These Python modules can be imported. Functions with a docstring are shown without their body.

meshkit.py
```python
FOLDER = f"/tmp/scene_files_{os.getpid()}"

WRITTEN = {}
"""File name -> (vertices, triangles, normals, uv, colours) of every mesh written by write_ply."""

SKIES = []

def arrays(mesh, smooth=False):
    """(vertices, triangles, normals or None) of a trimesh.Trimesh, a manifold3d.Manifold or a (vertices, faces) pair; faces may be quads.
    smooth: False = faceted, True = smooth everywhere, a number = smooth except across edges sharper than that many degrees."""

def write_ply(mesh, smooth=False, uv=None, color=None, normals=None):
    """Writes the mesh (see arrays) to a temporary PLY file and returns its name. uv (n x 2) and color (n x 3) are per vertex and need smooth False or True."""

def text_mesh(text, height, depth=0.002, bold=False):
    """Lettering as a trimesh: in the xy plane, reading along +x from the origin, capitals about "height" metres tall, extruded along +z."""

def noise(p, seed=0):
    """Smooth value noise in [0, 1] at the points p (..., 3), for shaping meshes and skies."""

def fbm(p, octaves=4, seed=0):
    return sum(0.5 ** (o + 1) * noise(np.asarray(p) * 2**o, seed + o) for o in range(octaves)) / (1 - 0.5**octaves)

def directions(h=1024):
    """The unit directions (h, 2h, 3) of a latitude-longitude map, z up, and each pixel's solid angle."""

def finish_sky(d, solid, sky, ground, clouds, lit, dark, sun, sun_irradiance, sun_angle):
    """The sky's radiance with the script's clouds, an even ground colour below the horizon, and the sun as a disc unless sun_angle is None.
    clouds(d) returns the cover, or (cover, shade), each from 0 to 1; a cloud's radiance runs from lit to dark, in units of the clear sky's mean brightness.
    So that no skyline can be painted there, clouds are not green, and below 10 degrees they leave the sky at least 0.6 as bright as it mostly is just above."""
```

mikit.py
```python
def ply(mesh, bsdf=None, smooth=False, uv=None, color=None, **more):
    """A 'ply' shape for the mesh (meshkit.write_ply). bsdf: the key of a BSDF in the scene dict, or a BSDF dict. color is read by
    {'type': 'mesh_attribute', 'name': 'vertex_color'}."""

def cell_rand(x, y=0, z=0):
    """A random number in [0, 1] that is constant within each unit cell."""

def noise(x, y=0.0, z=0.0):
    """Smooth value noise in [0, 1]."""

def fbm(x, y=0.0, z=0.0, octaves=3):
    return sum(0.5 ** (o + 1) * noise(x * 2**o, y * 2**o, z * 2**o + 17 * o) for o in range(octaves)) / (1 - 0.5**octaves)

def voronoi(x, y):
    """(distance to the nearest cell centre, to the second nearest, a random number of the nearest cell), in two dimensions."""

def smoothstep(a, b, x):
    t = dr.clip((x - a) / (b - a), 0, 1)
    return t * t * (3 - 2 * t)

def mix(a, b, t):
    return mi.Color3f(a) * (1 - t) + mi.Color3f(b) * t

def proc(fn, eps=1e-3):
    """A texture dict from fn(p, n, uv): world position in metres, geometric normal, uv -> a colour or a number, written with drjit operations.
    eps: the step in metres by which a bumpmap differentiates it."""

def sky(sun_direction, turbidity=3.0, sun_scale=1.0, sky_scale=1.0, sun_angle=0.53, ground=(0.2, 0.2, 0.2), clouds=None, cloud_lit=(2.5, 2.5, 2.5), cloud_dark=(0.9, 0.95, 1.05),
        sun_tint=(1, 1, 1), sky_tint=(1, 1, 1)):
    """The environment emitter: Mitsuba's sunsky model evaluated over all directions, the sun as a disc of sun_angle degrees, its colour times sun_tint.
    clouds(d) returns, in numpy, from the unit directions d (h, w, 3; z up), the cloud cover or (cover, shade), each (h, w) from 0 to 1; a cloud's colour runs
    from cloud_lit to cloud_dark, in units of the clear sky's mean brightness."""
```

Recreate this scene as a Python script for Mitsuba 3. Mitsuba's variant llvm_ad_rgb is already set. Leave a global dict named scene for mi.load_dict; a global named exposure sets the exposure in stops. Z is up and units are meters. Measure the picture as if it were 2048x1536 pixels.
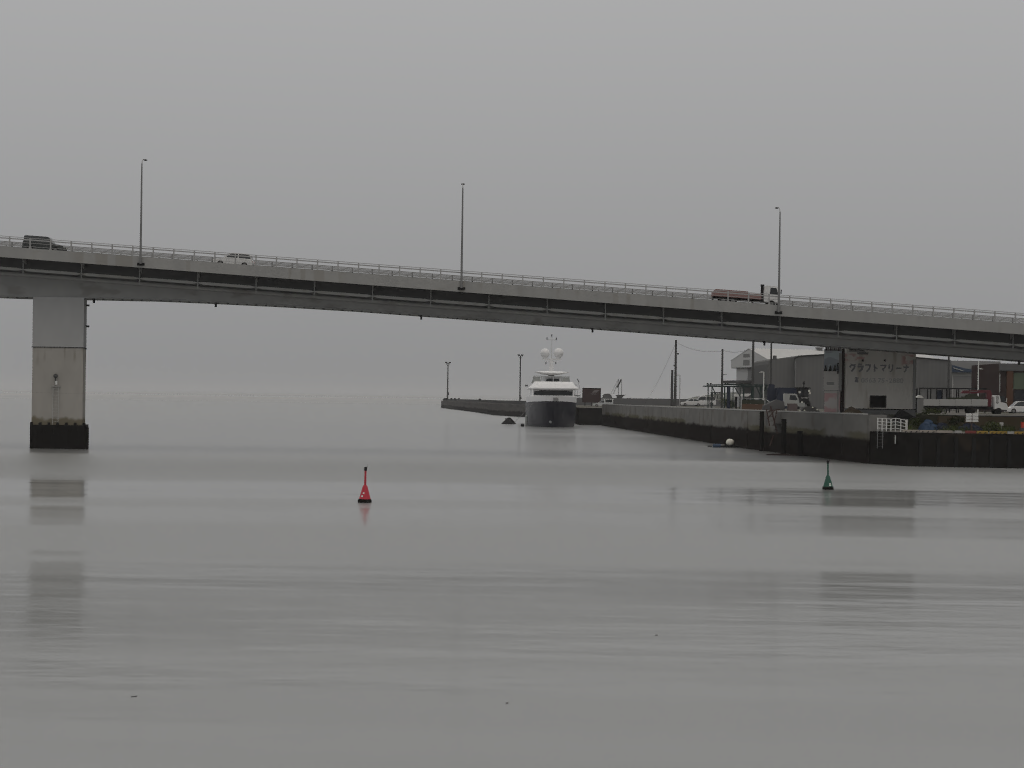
import math, random
import numpy as np, trimesh, mitsuba as mi
import drjit as dr
import mikit, meshkit
from shapely.geometry import Polygon, LineString, MultiPoint
from shapely.ops import unary_union

rng = random.Random(7)
nr = np.random.default_rng(7)
scene, labels = {}, {}
ST = mi.ScalarTransform4f

# ------------------------------------------------------------------ camera, sky, exposure
H = 5.69                      # eye height over the water
ROLL = 0.0142                 # the camera was held slightly tilted
scene['camera'] = {'type': 'perspective', 'fov': math.degrees(2 * math.atan(1024 / 4000)), 'fov_axis': 'x',
                   'near_clip': 0.5, 'far_clip': 20000.0, 'principal_point_offset_y': -28.2 / 1536,
                   'to_world': ST().look_at(origin=[0, 0, H], target=[0, 100, H], up=[-math.sin(ROLL), 0, math.cos(ROLL)]),
                   'medium': {'type': 'ref', 'id': 'haze_air'}}


def overcast(d):
    e = np.clip(d[..., 2], 0, 1)
    n = meshkit.fbm(np.stack([d[..., 0] * 2.5, d[..., 1] * 2.5, d[..., 2] * 2.5], -1) + 9.0, 3)
    return np.ones(e.shape), np.clip(1 - np.tanh(1.8 * e) / math.tanh(1.8) + 0.03 * (n - 0.5), 0, 1)


scene['sky'] = mikit.sky((0.12, -0.3, 0.95), turbidity=3, sun_scale=0.1, sun_angle=60, clouds=overcast,
                         cloud_lit=(1.70, 1.70, 1.70), cloud_dark=(0.69, 0.695, 0.705))
exposure = 1.92
SIGMA = 0.00013
scene['haze_air'] = {'type': 'homogeneous', 'albedo': 0.73, 'sigma_t': SIGMA}


# ------------------------------------------------------------------ helpers
def at(px, py, Y):
    """A point of the place from its place in a 2048 wide view and its distance."""
    u, v = px - 1024, py - 796.2
    return (u + ROLL * v) * Y / 4000, H - (v - ROLL * u) * Y / 4000


def X(px, Y, py=800):
    return at(px, py, Y)[0]


def Z(px, py, Y):
    return at(px, py, Y)[1]


def box(x0, x1, y0, y1, z0, z1):
    m = trimesh.creation.box((x1 - x0, y1 - y0, z1 - z0))
    m.apply_translation(((x0 + x1) / 2, (y0 + y1) / 2, (z0 + z1) / 2))
    return m


def cat(*ms):
    out = []
    for m in ms:
        out += list(m) if isinstance(m, (list, tuple)) else [m]
    return trimesh.util.concatenate(out)


def tube(pts, r, sides=8):
    """A round bar along a polyline; r a number or one per point."""
    p = np.asarray(pts, float)
    r = np.broadcast_to(np.asarray(r, float), (len(p),))
    t = np.gradient(p, axis=0)
    t /= np.linalg.norm(t, axis=1, keepdims=True)
    ref = np.array([0, 0, 1.0]) if abs(t[0, 2]) < 0.9 else np.array([1.0, 0, 0])
    a = np.cross(t, ref)
    a /= np.linalg.norm(a, axis=1, keepdims=True)
    b = np.cross(t, a)
    ang = np.arange(sides) * 2 * np.pi / sides
    v = (p[:, None] + r[:, None, None] * (np.cos(ang)[None, :, None] * a[:, None] + np.sin(ang)[None, :, None] * b[:, None])).reshape(-1, 3)
    f = []
    for i in range(len(p) - 1):
        for j in range(sides):
            k = (j + 1) % sides
            f += [[i * sides + j, i * sides + k, (i + 1) * sides + k], [i * sides + j, (i + 1) * sides + k, (i + 1) * sides + j]]
    n = len(v)
    v = np.vstack([v, p[0], p[-1]])
    for j in range(sides):
        k = (j + 1) % sides
        f += [[n, k, j], [n + 1, (len(p) - 1) * sides + j, (len(p) - 1) * sides + k]]
    m = trimesh.Trimesh(v, f, process=False)
    trimesh.repair.fix_normals(m)
    return m


def bar(p, q, w, h=None):
    """A square bar from p to q."""
    p, q = np.asarray(p, float), np.asarray(q, float)
    h = w if h is None else h
    t = q - p
    L = np.linalg.norm(t)
    t = t / L
    ref = np.array([0, 0, 1.0]) if abs(t[2]) < 0.95 else np.array([0, 1.0, 0])
    a = np.cross(t, ref)
    a /= np.linalg.norm(a)
    b = np.cross(a, t)
    m = trimesh.creation.box((L, w, h))
    M = np.eye(4)
    M[:3, 0], M[:3, 1], M[:3, 2], M[:3, 3] = t, a, b, (p + q) / 2
    m.apply_transform(M)
    return m


def lathe(profile, c=(0, 0, 0), sections=24):
    m = trimesh.creation.revolve(np.asarray(profile, float), sections=sections)
    m.apply_translation(c)
    return m


def ball(c, r, squash=1.0, sub=2):
    m = trimesh.creation.icosphere(subdivisions=sub, radius=r)
    m.vertices[:, 2] *= squash
    m.apply_translation(c)
    return m


def ext(poly, y0, y1):
    """A polygon in x and z, extruded along y."""
    poly = poly if hasattr(poly, 'exterior') else Polygon(poly)
    m = trimesh.creation.extrude_polygon(poly, y1 - y0, engine='earcut')
    v = m.vertices
    m = trimesh.Trimesh(np.stack([v[:, 0], y0 + v[:, 2], v[:, 1]], 1), m.faces[:, ::-1], process=False)
    return m


def slab(poly, z0, z1):
    """A polygon in x and y, extruded upwards."""
    m = trimesh.creation.extrude_polygon(Polygon(poly), z1 - z0, engine='earcut')
    m.apply_translation((0, 0, z0))
    return m


def put(key, mesh, mat, smooth=False):
    scene[key] = mikit.ply(mesh, mat, smooth)
    return key


def thing(name, label, category, group=None, kind=None):
    key, k = name, 0
    while key in labels:
        k += 1
        key = f'{name}_{k:03d}'
    labels[key] = {'label': label, 'category': category}
    if group:
        labels[key]['group'] = group
    if kind:
        labels[key]['kind'] = kind
    return key


def part(holder, name, mesh, mat, smooth=False, label=None, kind=None):
    key, k = f'{holder}__{name}', 0
    while key in scene:
        k += 1
        key = f'{holder}__{name}_{k:03d}'
    put(key, mesh, mat, smooth)
    if label or kind:
        labels[key] = {}
        if label:
            labels[key]['label'] = label
        if kind:
            labels[key]['kind'] = kind
    return key


def single(name, mesh, mat, label, category, smooth=False, group=None, kind=None):
    key = thing(name, label, category, group, kind)
    put(key, mesh, mat, smooth)
    return key


def structure(name, mesh, mat, label=None):
    put(name, mesh, mat)
    labels[name] = {'kind': 'structure', **({'label': label} if label else {})}
    return name


def rot(m, deg, c=(0, 0, 0)):
    m = m.copy()
    m.apply_transform(trimesh.transformations.rotation_matrix(math.radians(deg), [0, 0, 1], c))
    return m


def rough(m, amp, freq, seed=0):
    """Pushes vertices about by smooth noise."""
    m = m.copy()
    p = m.vertices * freq
    d = np.stack([meshkit.fbm(p + 11.3 * k, 3, seed + k) - 0.5 for k in range(3)], 1)
    m.vertices = m.vertices + d * 2 * amp
    return m


# ------------------------------------------------------------------ materials
def mat(name, color, rough=0.6, spec=0.5, metallic=0.0):
    scene[name] = {'type': 'principled', 'base_color': {'type': 'rgb', 'value': list(color)}, 'roughness': rough, 'specular': spec, 'metallic': metallic}
    return name


def flat(name, color):
    scene[name] = {'type': 'twosided', 'bsdf': {'type': 'diffuse', 'reflectance': {'type': 'rgb', 'value': list(color)}}}
    return name


def procmat(name, fn):
    scene[name] = {'type': 'twosided', 'bsdf': {'type': 'diffuse', 'reflectance': mikit.proc(fn)}}
    return name


fbm, noise, sst, mix = mikit.fbm, mikit.noise, mikit.smoothstep, mikit.mix


def steel_fn(p, n, uv):
    streak = fbm(p.x * 1.1, p.y * 1.1, p.z * 0.18, 3)
    spot = sst(0.62, 0.80, fbm(p.x * 0.35, p.y * 0.4, p.z * 0.5, 4))
    c = mix((0.262, 0.262, 0.257), (0.318, 0.315, 0.304), streak)
    run = sst(0.60, 0.78, noise(p.x * 1.6, 3.0, p.z * 0.10)) * sst(0.35, 0.7, noise(p.x * 0.2, 1.0, 5.0))
    c = mix(c, (0.22, 0.205, 0.18), run * 0.5)
    return mix(c, (0.23, 0.222, 0.205), spot * 0.6)


def pier_paint_fn(p, n, uv):
    return mix((0.33, 0.33, 0.328), (0.39, 0.39, 0.385), fbm(p.x * 0.9, p.y * 0.9, p.z * 0.3, 3))


def girder_fn(p, n, uv):
    c = mix((0.25, 0.252, 0.25), (0.32, 0.32, 0.31), fbm(p.x * 0.8, p.y, p.z * 0.22, 3))
    return mix(c, (0.18, 0.172, 0.16), sst(0.60, 0.78, fbm(p.x * 0.4, 2.0, p.z * 0.7, 4)) * 0.6)


def pier_fn(p, n, uv):
    c = mix((0.29, 0.276, 0.253), (0.395, 0.377, 0.345), fbm(p.x * 0.9, p.y * 0.9, p.z * 0.35, 4))
    lift = sst(0.03, 0.0, dr.abs(p.z - 5.55))
    c = mix(c, (0.20, 0.19, 0.175), lift * 0.5)
    drip = sst(0.55, 0.8, noise(p.x * 3.0, 4.0, p.z * 0.25)) * sst(8.6, 9.7, p.z + noise(p.x * 2, 1, 0))
    c = mix(c, (0.21, 0.185, 0.15), drip * 0.7)
    foul = sst(3.1, 2.7, p.z - 0.7 * fbm(p.x * 1.7, p.y * 1.7, p.z * 0.8, 3) + 0.2)
    return mix(c, (0.12, 0.10, 0.055), foul * 0.8)


def quay_fn(p, n, uv):
    g = fbm(p.x * 0.7 + p.y * 0.35, p.y * 0.22, p.z * 0.6, 4)
    c = mix((0.13, 0.128, 0.122), (0.215, 0.21, 0.20), g)
    seep = sst(0.52, 0.75, noise(p.y * 0.55, 3.0, p.z * 0.07)) * sst(0.3, 0.7, noise(p.y * 0.9, 8.0, p.z * 0.8))
    c = mix(c, (0.12, 0.105, 0.09), seep * 0.6)
    edge = p.z + 0.75 * (fbm(p.x * 0.5, p.y * 0.5, p.z * 1.2, 4) - 0.5)
    algae = sst(3.05, 2.75, edge) * sst(0.35, 0.6, noise(p.y * 0.12, 1.5, 2.0))
    c = mix(c, (0.085, 0.078, 0.042), algae * 0.8)
    return mix(c, mix((0.010, 0.009, 0.0085), (0.026, 0.021, 0.019), fbm(p.x * 2, p.y * 2, p.z * 2, 3)), sst(2.62, 2.12, edge))


def dark_quay_fn(p, n, uv):
    c = mix((0.009, 0.009, 0.0085), (0.020, 0.018, 0.016), fbm(p.x * 0.8, p.y * 0.8, p.z * 0.7, 4))
    rust = sst(0.6, 0.8, fbm(p.x * 0.35, 5.0, p.z * 0.3, 3)) * sst(1.2, 1.7, p.z)
    return mix(c, (0.034, 0.026, 0.019), rust)


def ground_fn(p, n, uv):
    c = mix((0.085, 0.083, 0.078), (0.17, 0.165, 0.155), fbm(p.x * 0.25, p.y * 0.12, 0.0, 4))
    weed = sst(0.58, 0.7, fbm(p.x * 0.16, p.y * 0.09, 3.0, 4))
    return mix(c, (0.06, 0.062, 0.03), weed * 0.8)


def sheet_fn(p, n, uv):
    """Weathered sheet cladding with the remains of red painted characters."""
    c = mix((0.65, 0.63, 0.58), (0.78, 0.755, 0.71), fbm(p.x * 0.9, p.y * 0.9, p.z * 0.45, 4))
    grime = sst(0.5, 0.75, fbm(p.x * 1.4, 2.0, p.z * 0.22, 3))
    c = mix(c, (0.40, 0.35, 0.27), grime * 0.6)
    fleck = sst(0.42, 0.6, fbm(p.x * 2.1, 6.0, p.z * 2.4, 3))
    lo = sst(10.0, 10.25, p.z) * sst(37.4, 36.9, p.x)
    hi = sst(9.45, 9.8, p.z) * sst(40.6, 41.0, p.x) * sst(42.6, 42.2, p.x)
    return mix(c, (0.58, 0.31, 0.30), fleck * dr.maximum(lo, hi) * sst(10.95, 10.75, p.z) * 0.8)


def tower_fn(p, n, uv):
    c = mix((0.60, 0.585, 0.56), (0.72, 0.70, 0.67), fbm(p.x * 1.5, p.y, p.z * 0.7, 4))
    up = sst(9.0, 9.12, p.z)
    c = mix(c, mix((0.46, 0.50, 0.55), (0.62, 0.70, 0.74), sst(0.45, 0.6, fbm(p.x * 1.2, 3.0, p.z * 1.5, 3))), up)
    low = sst(6.72, 6.66, p.z)
    c = mix(c, mix((0.66, 0.62, 0.60), (0.64, 0.43, 0.43), sst(0.42, 0.62, fbm(p.x * 1.3 + 7, 3.0, p.z * 0.9, 3))), low)
    return c


def hall_fn(p, n, uv):
    rib = 0.5 + 0.5 * dr.sin(p.x * 9.0)
    c = mix((0.138, 0.139, 0.138), (0.162, 0.162, 0.160), 0.4 * rib + 0.4 * fbm(p.x * 0.2, p.y * 0.2, p.z * 0.1, 3))
    return mix(c, (0.10, 0.10, 0.098), sst(0.55, 0.8, fbm(p.x * 0.5, 1.0, p.z * 0.06, 3)) * 0.5)


def asphalt_fn(p, n, uv):
    return mix((0.045, 0.045, 0.046), (0.07, 0.07, 0.07), fbm(p.x * 0.8, p.y * 2.0, 0.0, 3))


def leaf_fn(p, n, uv):
    return mix((0.030, 0.045, 0.016), (0.075, 0.085, 0.03), noise(p.x * 6, p.y * 6, p.z * 6))


def dirt_fn(p, n, uv):
    return mix((0.075, 0.058, 0.04), (0.14, 0.11, 0.08), fbm(p.x * 2.5, p.y * 2.5, p.z * 2.5, 4))


def mole_fn(p, n, uv):
    c = mix((0.055, 0.053, 0.052), (0.11, 0.105, 0.10), fbm(p.x * 0.5, p.y * 0.2, p.z * 0.9, 4))
    return mix(c, (0.022, 0.02, 0.02), sst(1.9, 1.4, p.z + 0.8 * (fbm(p.x * 0.3, p.y * 0.3, 1.0, 3) - 0.5)))


def hill_fn(p, n, uv):
    return mix((0.03, 0.038, 0.022), (0.06, 0.065, 0.04), fbm(p.x * 0.05, p.y * 0.05, p.z * 0.1, 3))


procmat('paint_steel', steel_fn); procmat('girder_paint', girder_fn); procmat('pier_paint', pier_paint_fn); procmat('pier_concrete', pier_fn); procmat('quay_concrete', quay_fn)
procmat('dark_quay', dark_quay_fn); procmat('yard', ground_fn); procmat('old_sheet', sheet_fn)
procmat('tower_sheet', tower_fn); procmat('hall_sheet', hall_fn); procmat('asphalt', asphalt_fn)
procmat('leaves', leaf_fn); procmat('dirt', dirt_fn); procmat('wood_hill', hill_fn); procmat('mole_stone', mole_fn)
flat('black_growth', (0.014, 0.013, 0.012)); flat('dark', (0.022, 0.022, 0.023)); flat('rubber', (0.018, 0.018, 0.018))
flat('grey_rail', (0.33, 0.33, 0.325)); flat('pole_grey', (0.19, 0.19, 0.19)); flat('pole_dark', (0.075, 0.075, 0.075))
flat('white', (0.62, 0.62, 0.60)); flat('dull_white', (0.42, 0.42, 0.40)); flat('pale', (0.34, 0.34, 0.33)); flat('mid_grey', (0.20, 0.20, 0.20))
flat('dark_grey', (0.085, 0.085, 0.085)); flat('rack_green', (0.035, 0.05, 0.047)); flat('rack_blue', (0.030, 0.036, 0.055))
flat('rust', (0.085, 0.055, 0.05)); flat('pink_rust', (0.125, 0.10, 0.098)); flat('orange_sheet', (0.115, 0.072, 0.05))
flat('kerb_pale', (0.31, 0.28, 0.245)); flat('kerb_yellow', (0.30, 0.20, 0.05)); flat('kerb_red', (0.20, 0.06, 0.055))
flat('ink', (0.030, 0.032, 0.038)); flat('faded_ink', (0.26, 0.26, 0.27)); flat('ink_faint', (0.41, 0.41, 0.41)); flat('brick_brown', (0.095, 0.050, 0.033)); flat('brown_dark', (0.05, 0.036, 0.034))
flat('blue_roof', (0.045, 0.065, 0.10)); flat('maroon', (0.050, 0.033, 0.033)); flat('billboard_print', (0.17, 0.155, 0.155))
flat('tan', (0.15, 0.115, 0.07)); flat('soft_grey', (0.11, 0.11, 0.112)); flat('wire', (0.05, 0.05, 0.05)); flat('warehouse_white', (0.47, 0.47, 0.465))
flat('warehouse_dim', (0.20, 0.20, 0.198)); flat('green_sheet', (0.10, 0.125, 0.09)); flat('olive_net', (0.045, 0.048, 0.035))
mat('red_buoy', (0.42, 0.030, 0.048), 0.5, 0.3); mat('green_buoy', (0.020, 0.078, 0.055), 0.5, 0.3); mat('hull_navy', (0.010, 0.010, 0.020), 0.38, 0.25)
mat('yacht_white', (0.60, 0.60, 0.60), 0.4); mat('yacht_glass', (0.018, 0.022, 0.026), 0.08); mat('car_white', (0.60, 0.60, 0.59), 0.35)
mat('car_silver', (0.40, 0.41, 0.41), 0.3); mat('car_dark', (0.030, 0.034, 0.032), 0.3); mat('car_glass', (0.02, 0.023, 0.025), 0.08)
mat('lamp_glass', (0.55, 0.53, 0.48), 0.2); mat('crane_red', (0.10, 0.020, 0.027), 0.6, 0.3); mat('cab_grey', (0.30, 0.305, 0.29), 0.45); mat('bed_red', (0.24, 0.145, 0.135), 0.7, 0.3)
mat('tarp_blue', (0.024, 0.050, 0.098), 0.6, 0.3); mat('tail_red', (0.30, 0.02, 0.02), 0.3); mat('steel_bare', (0.35, 0.35, 0.35), 0.4, metallic=0.6)
mat('float_white', (0.68, 0.66, 0.58), 0.5); mat('orange_red', (0.52, 0.06, 0.035), 0.45); mat('tank_grey', (0.25, 0.26, 0.25), 0.4)


# ------------------------------------------------------------------ water
def slick(x, y):
    """Long wind streaks: 0 where the water is smooth, 1 where small ripples cover it."""
    warp = 14.0 * noise(x * 0.011, y * 0.02, 4.0)
    far = fbm(x * 0.006 + 3.0, (y + warp) * 0.034, 1.0, 3)
    near = fbm(x * 0.035 + 0.012 * y, (y + 0.08 * x + warp * 0.3) * 0.30, 7.0, 3)
    return 0.55 * far + 0.45 * near


def zone(v, a, b, soft):
    return sst(a - soft, a + soft, v) * sst(b + soft, b - soft, v)


def ripple_weight(p, n, uv):
    # where the wind lay on the water: a rippled front just short of the bridge, smooth lanes before and beyond it
    v = p.y + 9.0 * (noise(p.x * 0.022, p.y * 0.004, 3.0) - 0.5) + 2.5 * (noise(p.x * 0.11, p.y * 0.05, 8.0) - 0.5)
    base = 0.86 - 0.74 * zone(v, 108.0, 130.0, 2.0) - 0.62 * zone(v, 84.0, 99.0, 1.6) + 0.25 * zone(v, 146.0, 184.0, 2.5) - 0.40 * zone(v, 187.0, 420.0, 5.0) - 0.40 * zone(v, 52.0, 66.0, 1.5) + 0.4 * sst(430.0, 760.0, v) - 0.30 * sst(62.0, 48.0, v)
    return dr.clip(base + (1.0 + 1.3 * sst(95.0, 70.0, v)) * (slick(p.x, p.y) - 0.47), 0, 1)


def wave_height(p, n, uv):
    k = 0.35 + 0.65 * ripple_weight(p, n, uv)
    w = 0.028 * (fbm(p.x * 0.16 + p.y * 0.03, p.y * 0.55, 2.0, 3) - 0.5)
    s = 0.007 * (fbm(p.x * 1.5 + 0.3 * p.y, p.y * 3.4 - 0.4 * p.x, 5.0, 2) - 0.5)
    return w + s * k


def water_skin(alpha):
    return {'type': 'roughplastic', 'distribution': 'beckmann', 'alpha': alpha, 'int_ior': 1.333,
            'diffuse_reflectance': {'type': 'rgb', 'value': [0.25, 0.257, 0.254]}}


scene['water_look'] = {'type': 'bumpmap', 'arbitrary': mikit.proc(wave_height, eps=0.02), 'scale': 1.0,
                       'bsdf': {'type': 'blendbsdf', 'weight': mikit.proc(ripple_weight), 'bsdf_0': water_skin(0.018), 'bsdf_1': water_skin(0.19)}}


def sheet(xs, ys, z=0.0):
    gx, gy = np.meshgrid(xs, ys, indexing='ij')
    n = len(ys)
    f = [[i * n + j, (i + 1) * n + j, (i + 1) * n + j + 1, i * n + j + 1] for i in range(len(xs) - 1) for j in range(n - 1)]
    return np.stack([gx.ravel(), gy.ravel(), 0 * gx.ravel() + z], 1), np.array(f)


procmat('sea_look', lambda p, n, uv: mix((0.35, 0.357, 0.36), (0.375, 0.382, 0.385), fbm(p.x * 0.0012, p.y * 0.006, 2.0, 3)))
structure('water', sheet([-5600, -400, 400, 5600], [-60, 60, 400, 1600]), 'water_look', 'calm grey harbour water with long smooth streaks')
structure('sea', sheet([-5600, -1000, 1000, 5600], [1600, 3000, 8900]), 'sea_look', 'grey open sea fading into mist at the horizon')

# ------------------------------------------------------------------ bridge
SL = 0.0616


def T(x):
    return 16.745 - SL * np.asarray(x, float)


def shear(m):
    m = m.copy()
    m.vertices[:, 2] += T(m.vertices[:, 0])
    return m


def sbox(x0, x1, y0, y1, r0, r1):
    return shear(box(x0, x1, y0, y1, r0, r1))


BX0, BX1 = -76.0, 92.0
YF, YW, YB, YR = 195.5, 199.5, 205.5, 210.0      # near fascia, near web, far web, far fascia
DX = [-80, -66, -58, -51.2, -41.7, -36.3, -31.3, -24, -16, 0, 100]
DD = [4.25, 4.69, 4.89, 4.75, 4.21, 3.91, 3.74, 3.54, 3.42, 3.39, 3.39]


def depth(x):
    return np.interp(x, DX, DD)


br = thing('bridge', 'long grey girder road bridge sloping down across the harbour mouth', 'bridge')
part(br, 'fascia', sbox(BX0, BX1, YF, YF + 0.3, -1.06, 0.0), 'paint_steel')
part(br, 'fascia', sbox(BX0, BX1, YR, YR + 0.3, -1.06, 0.0), 'paint_steel')
part(br, 'deck', sbox(BX0, BX1, YF + 0.3, YR, -0.55, -0.25), 'dark_grey')
part(br, 'carriageway', sbox(BX0, BX1, YF + 2.3, YR - 0.5, -0.246, -0.12), 'asphalt')
part(br, 'walkway', sbox(BX0, BX1, YF + 0.32, YF + 2.1, -0.246, -0.06), 'pale')
part(br, 'fascia_joint', sbox(BX0, BX1, YF - 0.012, YF - 0.002, -0.40, -0.37), 'paint_steel')
# box girder with its curved soffit
gxs = np.arange(BX0, BX1 + 0.1, 1.5)


def girder():
    v, f = [], []
    for x in gxs:
        t, d = float(T(x)), float(depth(x))
        v += [[x, YW, t - 0.552], [x, YW, t - d], [x, YB, t - d], [x, YB, t - 0.552]]
    for i in range(len(gxs) - 1):
        a, b = 4 * i, 4 * i + 4
        for k in range(3):
            f += [[a + k, b + k, b + k + 1], [a + k, b + k + 1, a + k + 1]]
    n = 4 * (len(gxs) - 1)
    f += [[0, 1, 2], [0, 2, 3], [n, n + 2, n + 1], [n, n + 3, n + 2]]
    m = trimesh.Trimesh(v, f, process=False)
    return m


part(br, 'girder', girder(), 'girder_paint')
fl = []
for i in range(len(gxs) - 1):
    x0, x1 = gxs[i], gxs[i + 1]
    b = box(x0, x1, YW - 0.10, YW - 0.003, -0.06, 0.0)
    b.vertices[:, 2] += np.where(b.vertices[:, 0] > (x0 + x1) / 2, T(x1) - depth(x1), T(x0) - depth(x0))
    fl.append(b)
part(br, 'bottom_flange', cat(fl), 'girder_paint')
lug = []
for x in np.arange(-60, 70, 0.955):
    z = float(T(x) - depth(x))
    lug.append(box(x - 0.10, x + 0.10, YW - 0.09, YW + 0.12, z - 0.21, z - 0.06))
part(br, 'soffit_lugs', cat(lug), 'dark_grey', kind='stuff')
bxs = [-31.1 + 5.74 * k for k in range(-7, 21)]
for k, x in enumerate(bxs):
    # cantilever bracket: a tapered plate from the web out to the fascia, with the hanger of the service beam
    pl = Polygon([(YW - 0.01, -0.56), (YF + 0.31, -0.56), (YF + 0.31, -0.85), (YW - 0.01, -1.9)])
    m = trimesh.creation.extrude_polygon(pl, 0.06, engine='earcut')
    v = m.vertices
    m = trimesh.Trimesh(np.stack([x - 0.03 + v[:, 2], v[:, 0], v[:, 1]], 1), m.faces, process=False)
    part(br, 'bracket', cat(shear(m), sbox(x - 0.04, x + 0.04, 196.92, 197.02, -2.66, -0.9), sbox(x - 0.04, x + 0.04, 197.02, YW - 0.01, -2.10, -2.0)), 'girder_paint')
for k in range(len(bxs) - 1):
    a, b = bxs[k] + 0.06, bxs[k + 1] - 0.06
    pl = [(a, -2.09), (a + 0.5, -2.21), (b - 0.5, -2.21), (b, -2.09), (b, -2.02), (b - 0.5, -1.94), (a + 0.5, -1.94), (a, -2.02)]
    part(br, 'service_beam', shear(ext(pl, 196.86, 197.06)), 'paint_steel')


def railing(y, x0, x1, first):
    r = part(br, 'railing', cat(sbox(x0, x1, y - 0.035, y + 0.035, 0.985, 1.035), sbox(x0, x1, y - 0.04, y + 0.04, 0.77, 0.88)), 'grey_rail')
    lower = [sbox(x0, x1, y - 0.025, y + 0.025, h, h + 0.035) for h in ((0.50, 0.16) if first else (0.4, 0.2))]
    part(br, 'railing_bars', cat(lower), 'grey_rail')
    for k in range(int((x1 - x0) / 2.01)):
        x = x0 + 0.6 + 2.01 * k
        part(r, 'post', shear(cat(box(x - 0.06, x + 0.06, y - 0.07, y + 0.07, 0.0, 0.985), box(x - 0.13, x + 0.13, y - 0.1, y + 0.1, 0.003, 0.05))), 'grey_rail')


railing(YF + 0.15, -58.0, 62.0, True)
railing(YR + 0.15, -60.0, 66.0, False)
gr = part(br, 'guard_rail', cat([sbox(-60, 64, YF + 7.0, YF + 7.12, h, h + 0.085) for h in (0.86, 0.74, 0.62, 0.50)]), 'grey_rail')
for k in range(61):
    x = -59.0 + 2.03 * k
    part(gr, 'post', sbox(x - 0.06, x + 0.06, YF + 7.12, YF + 7.24, -0.13, 0.95), 'mid_grey')
for px in (188, 432, 843, 1186, 1530, 2040):
    x = X(px, YW, 600)
    z = float(T(x) - depth(x))
    part(br, 'drain_pipe', cat(box(x - 0.09, x + 0.09, YW - 0.12, YW + 0.08, z - 0.52, z - 0.06), box(x - 0.14, x + 0.10, YW - 0.16, YW + 0.08, z - 0.26, z - 0.10)), 'dark')
part(br, 'added_shade_box', sbox(BX0, BX1, 198.1, 199.3, -1.98, -0.60), 'dark_grey')  # added dark box blocks light and stands in for shade under the overhang
shade_tube = tube([(x, 199.22, float(T(x)) - 2.46) for x in np.linspace(BX0, BX1, 40)], 0.21, 10)
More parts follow.
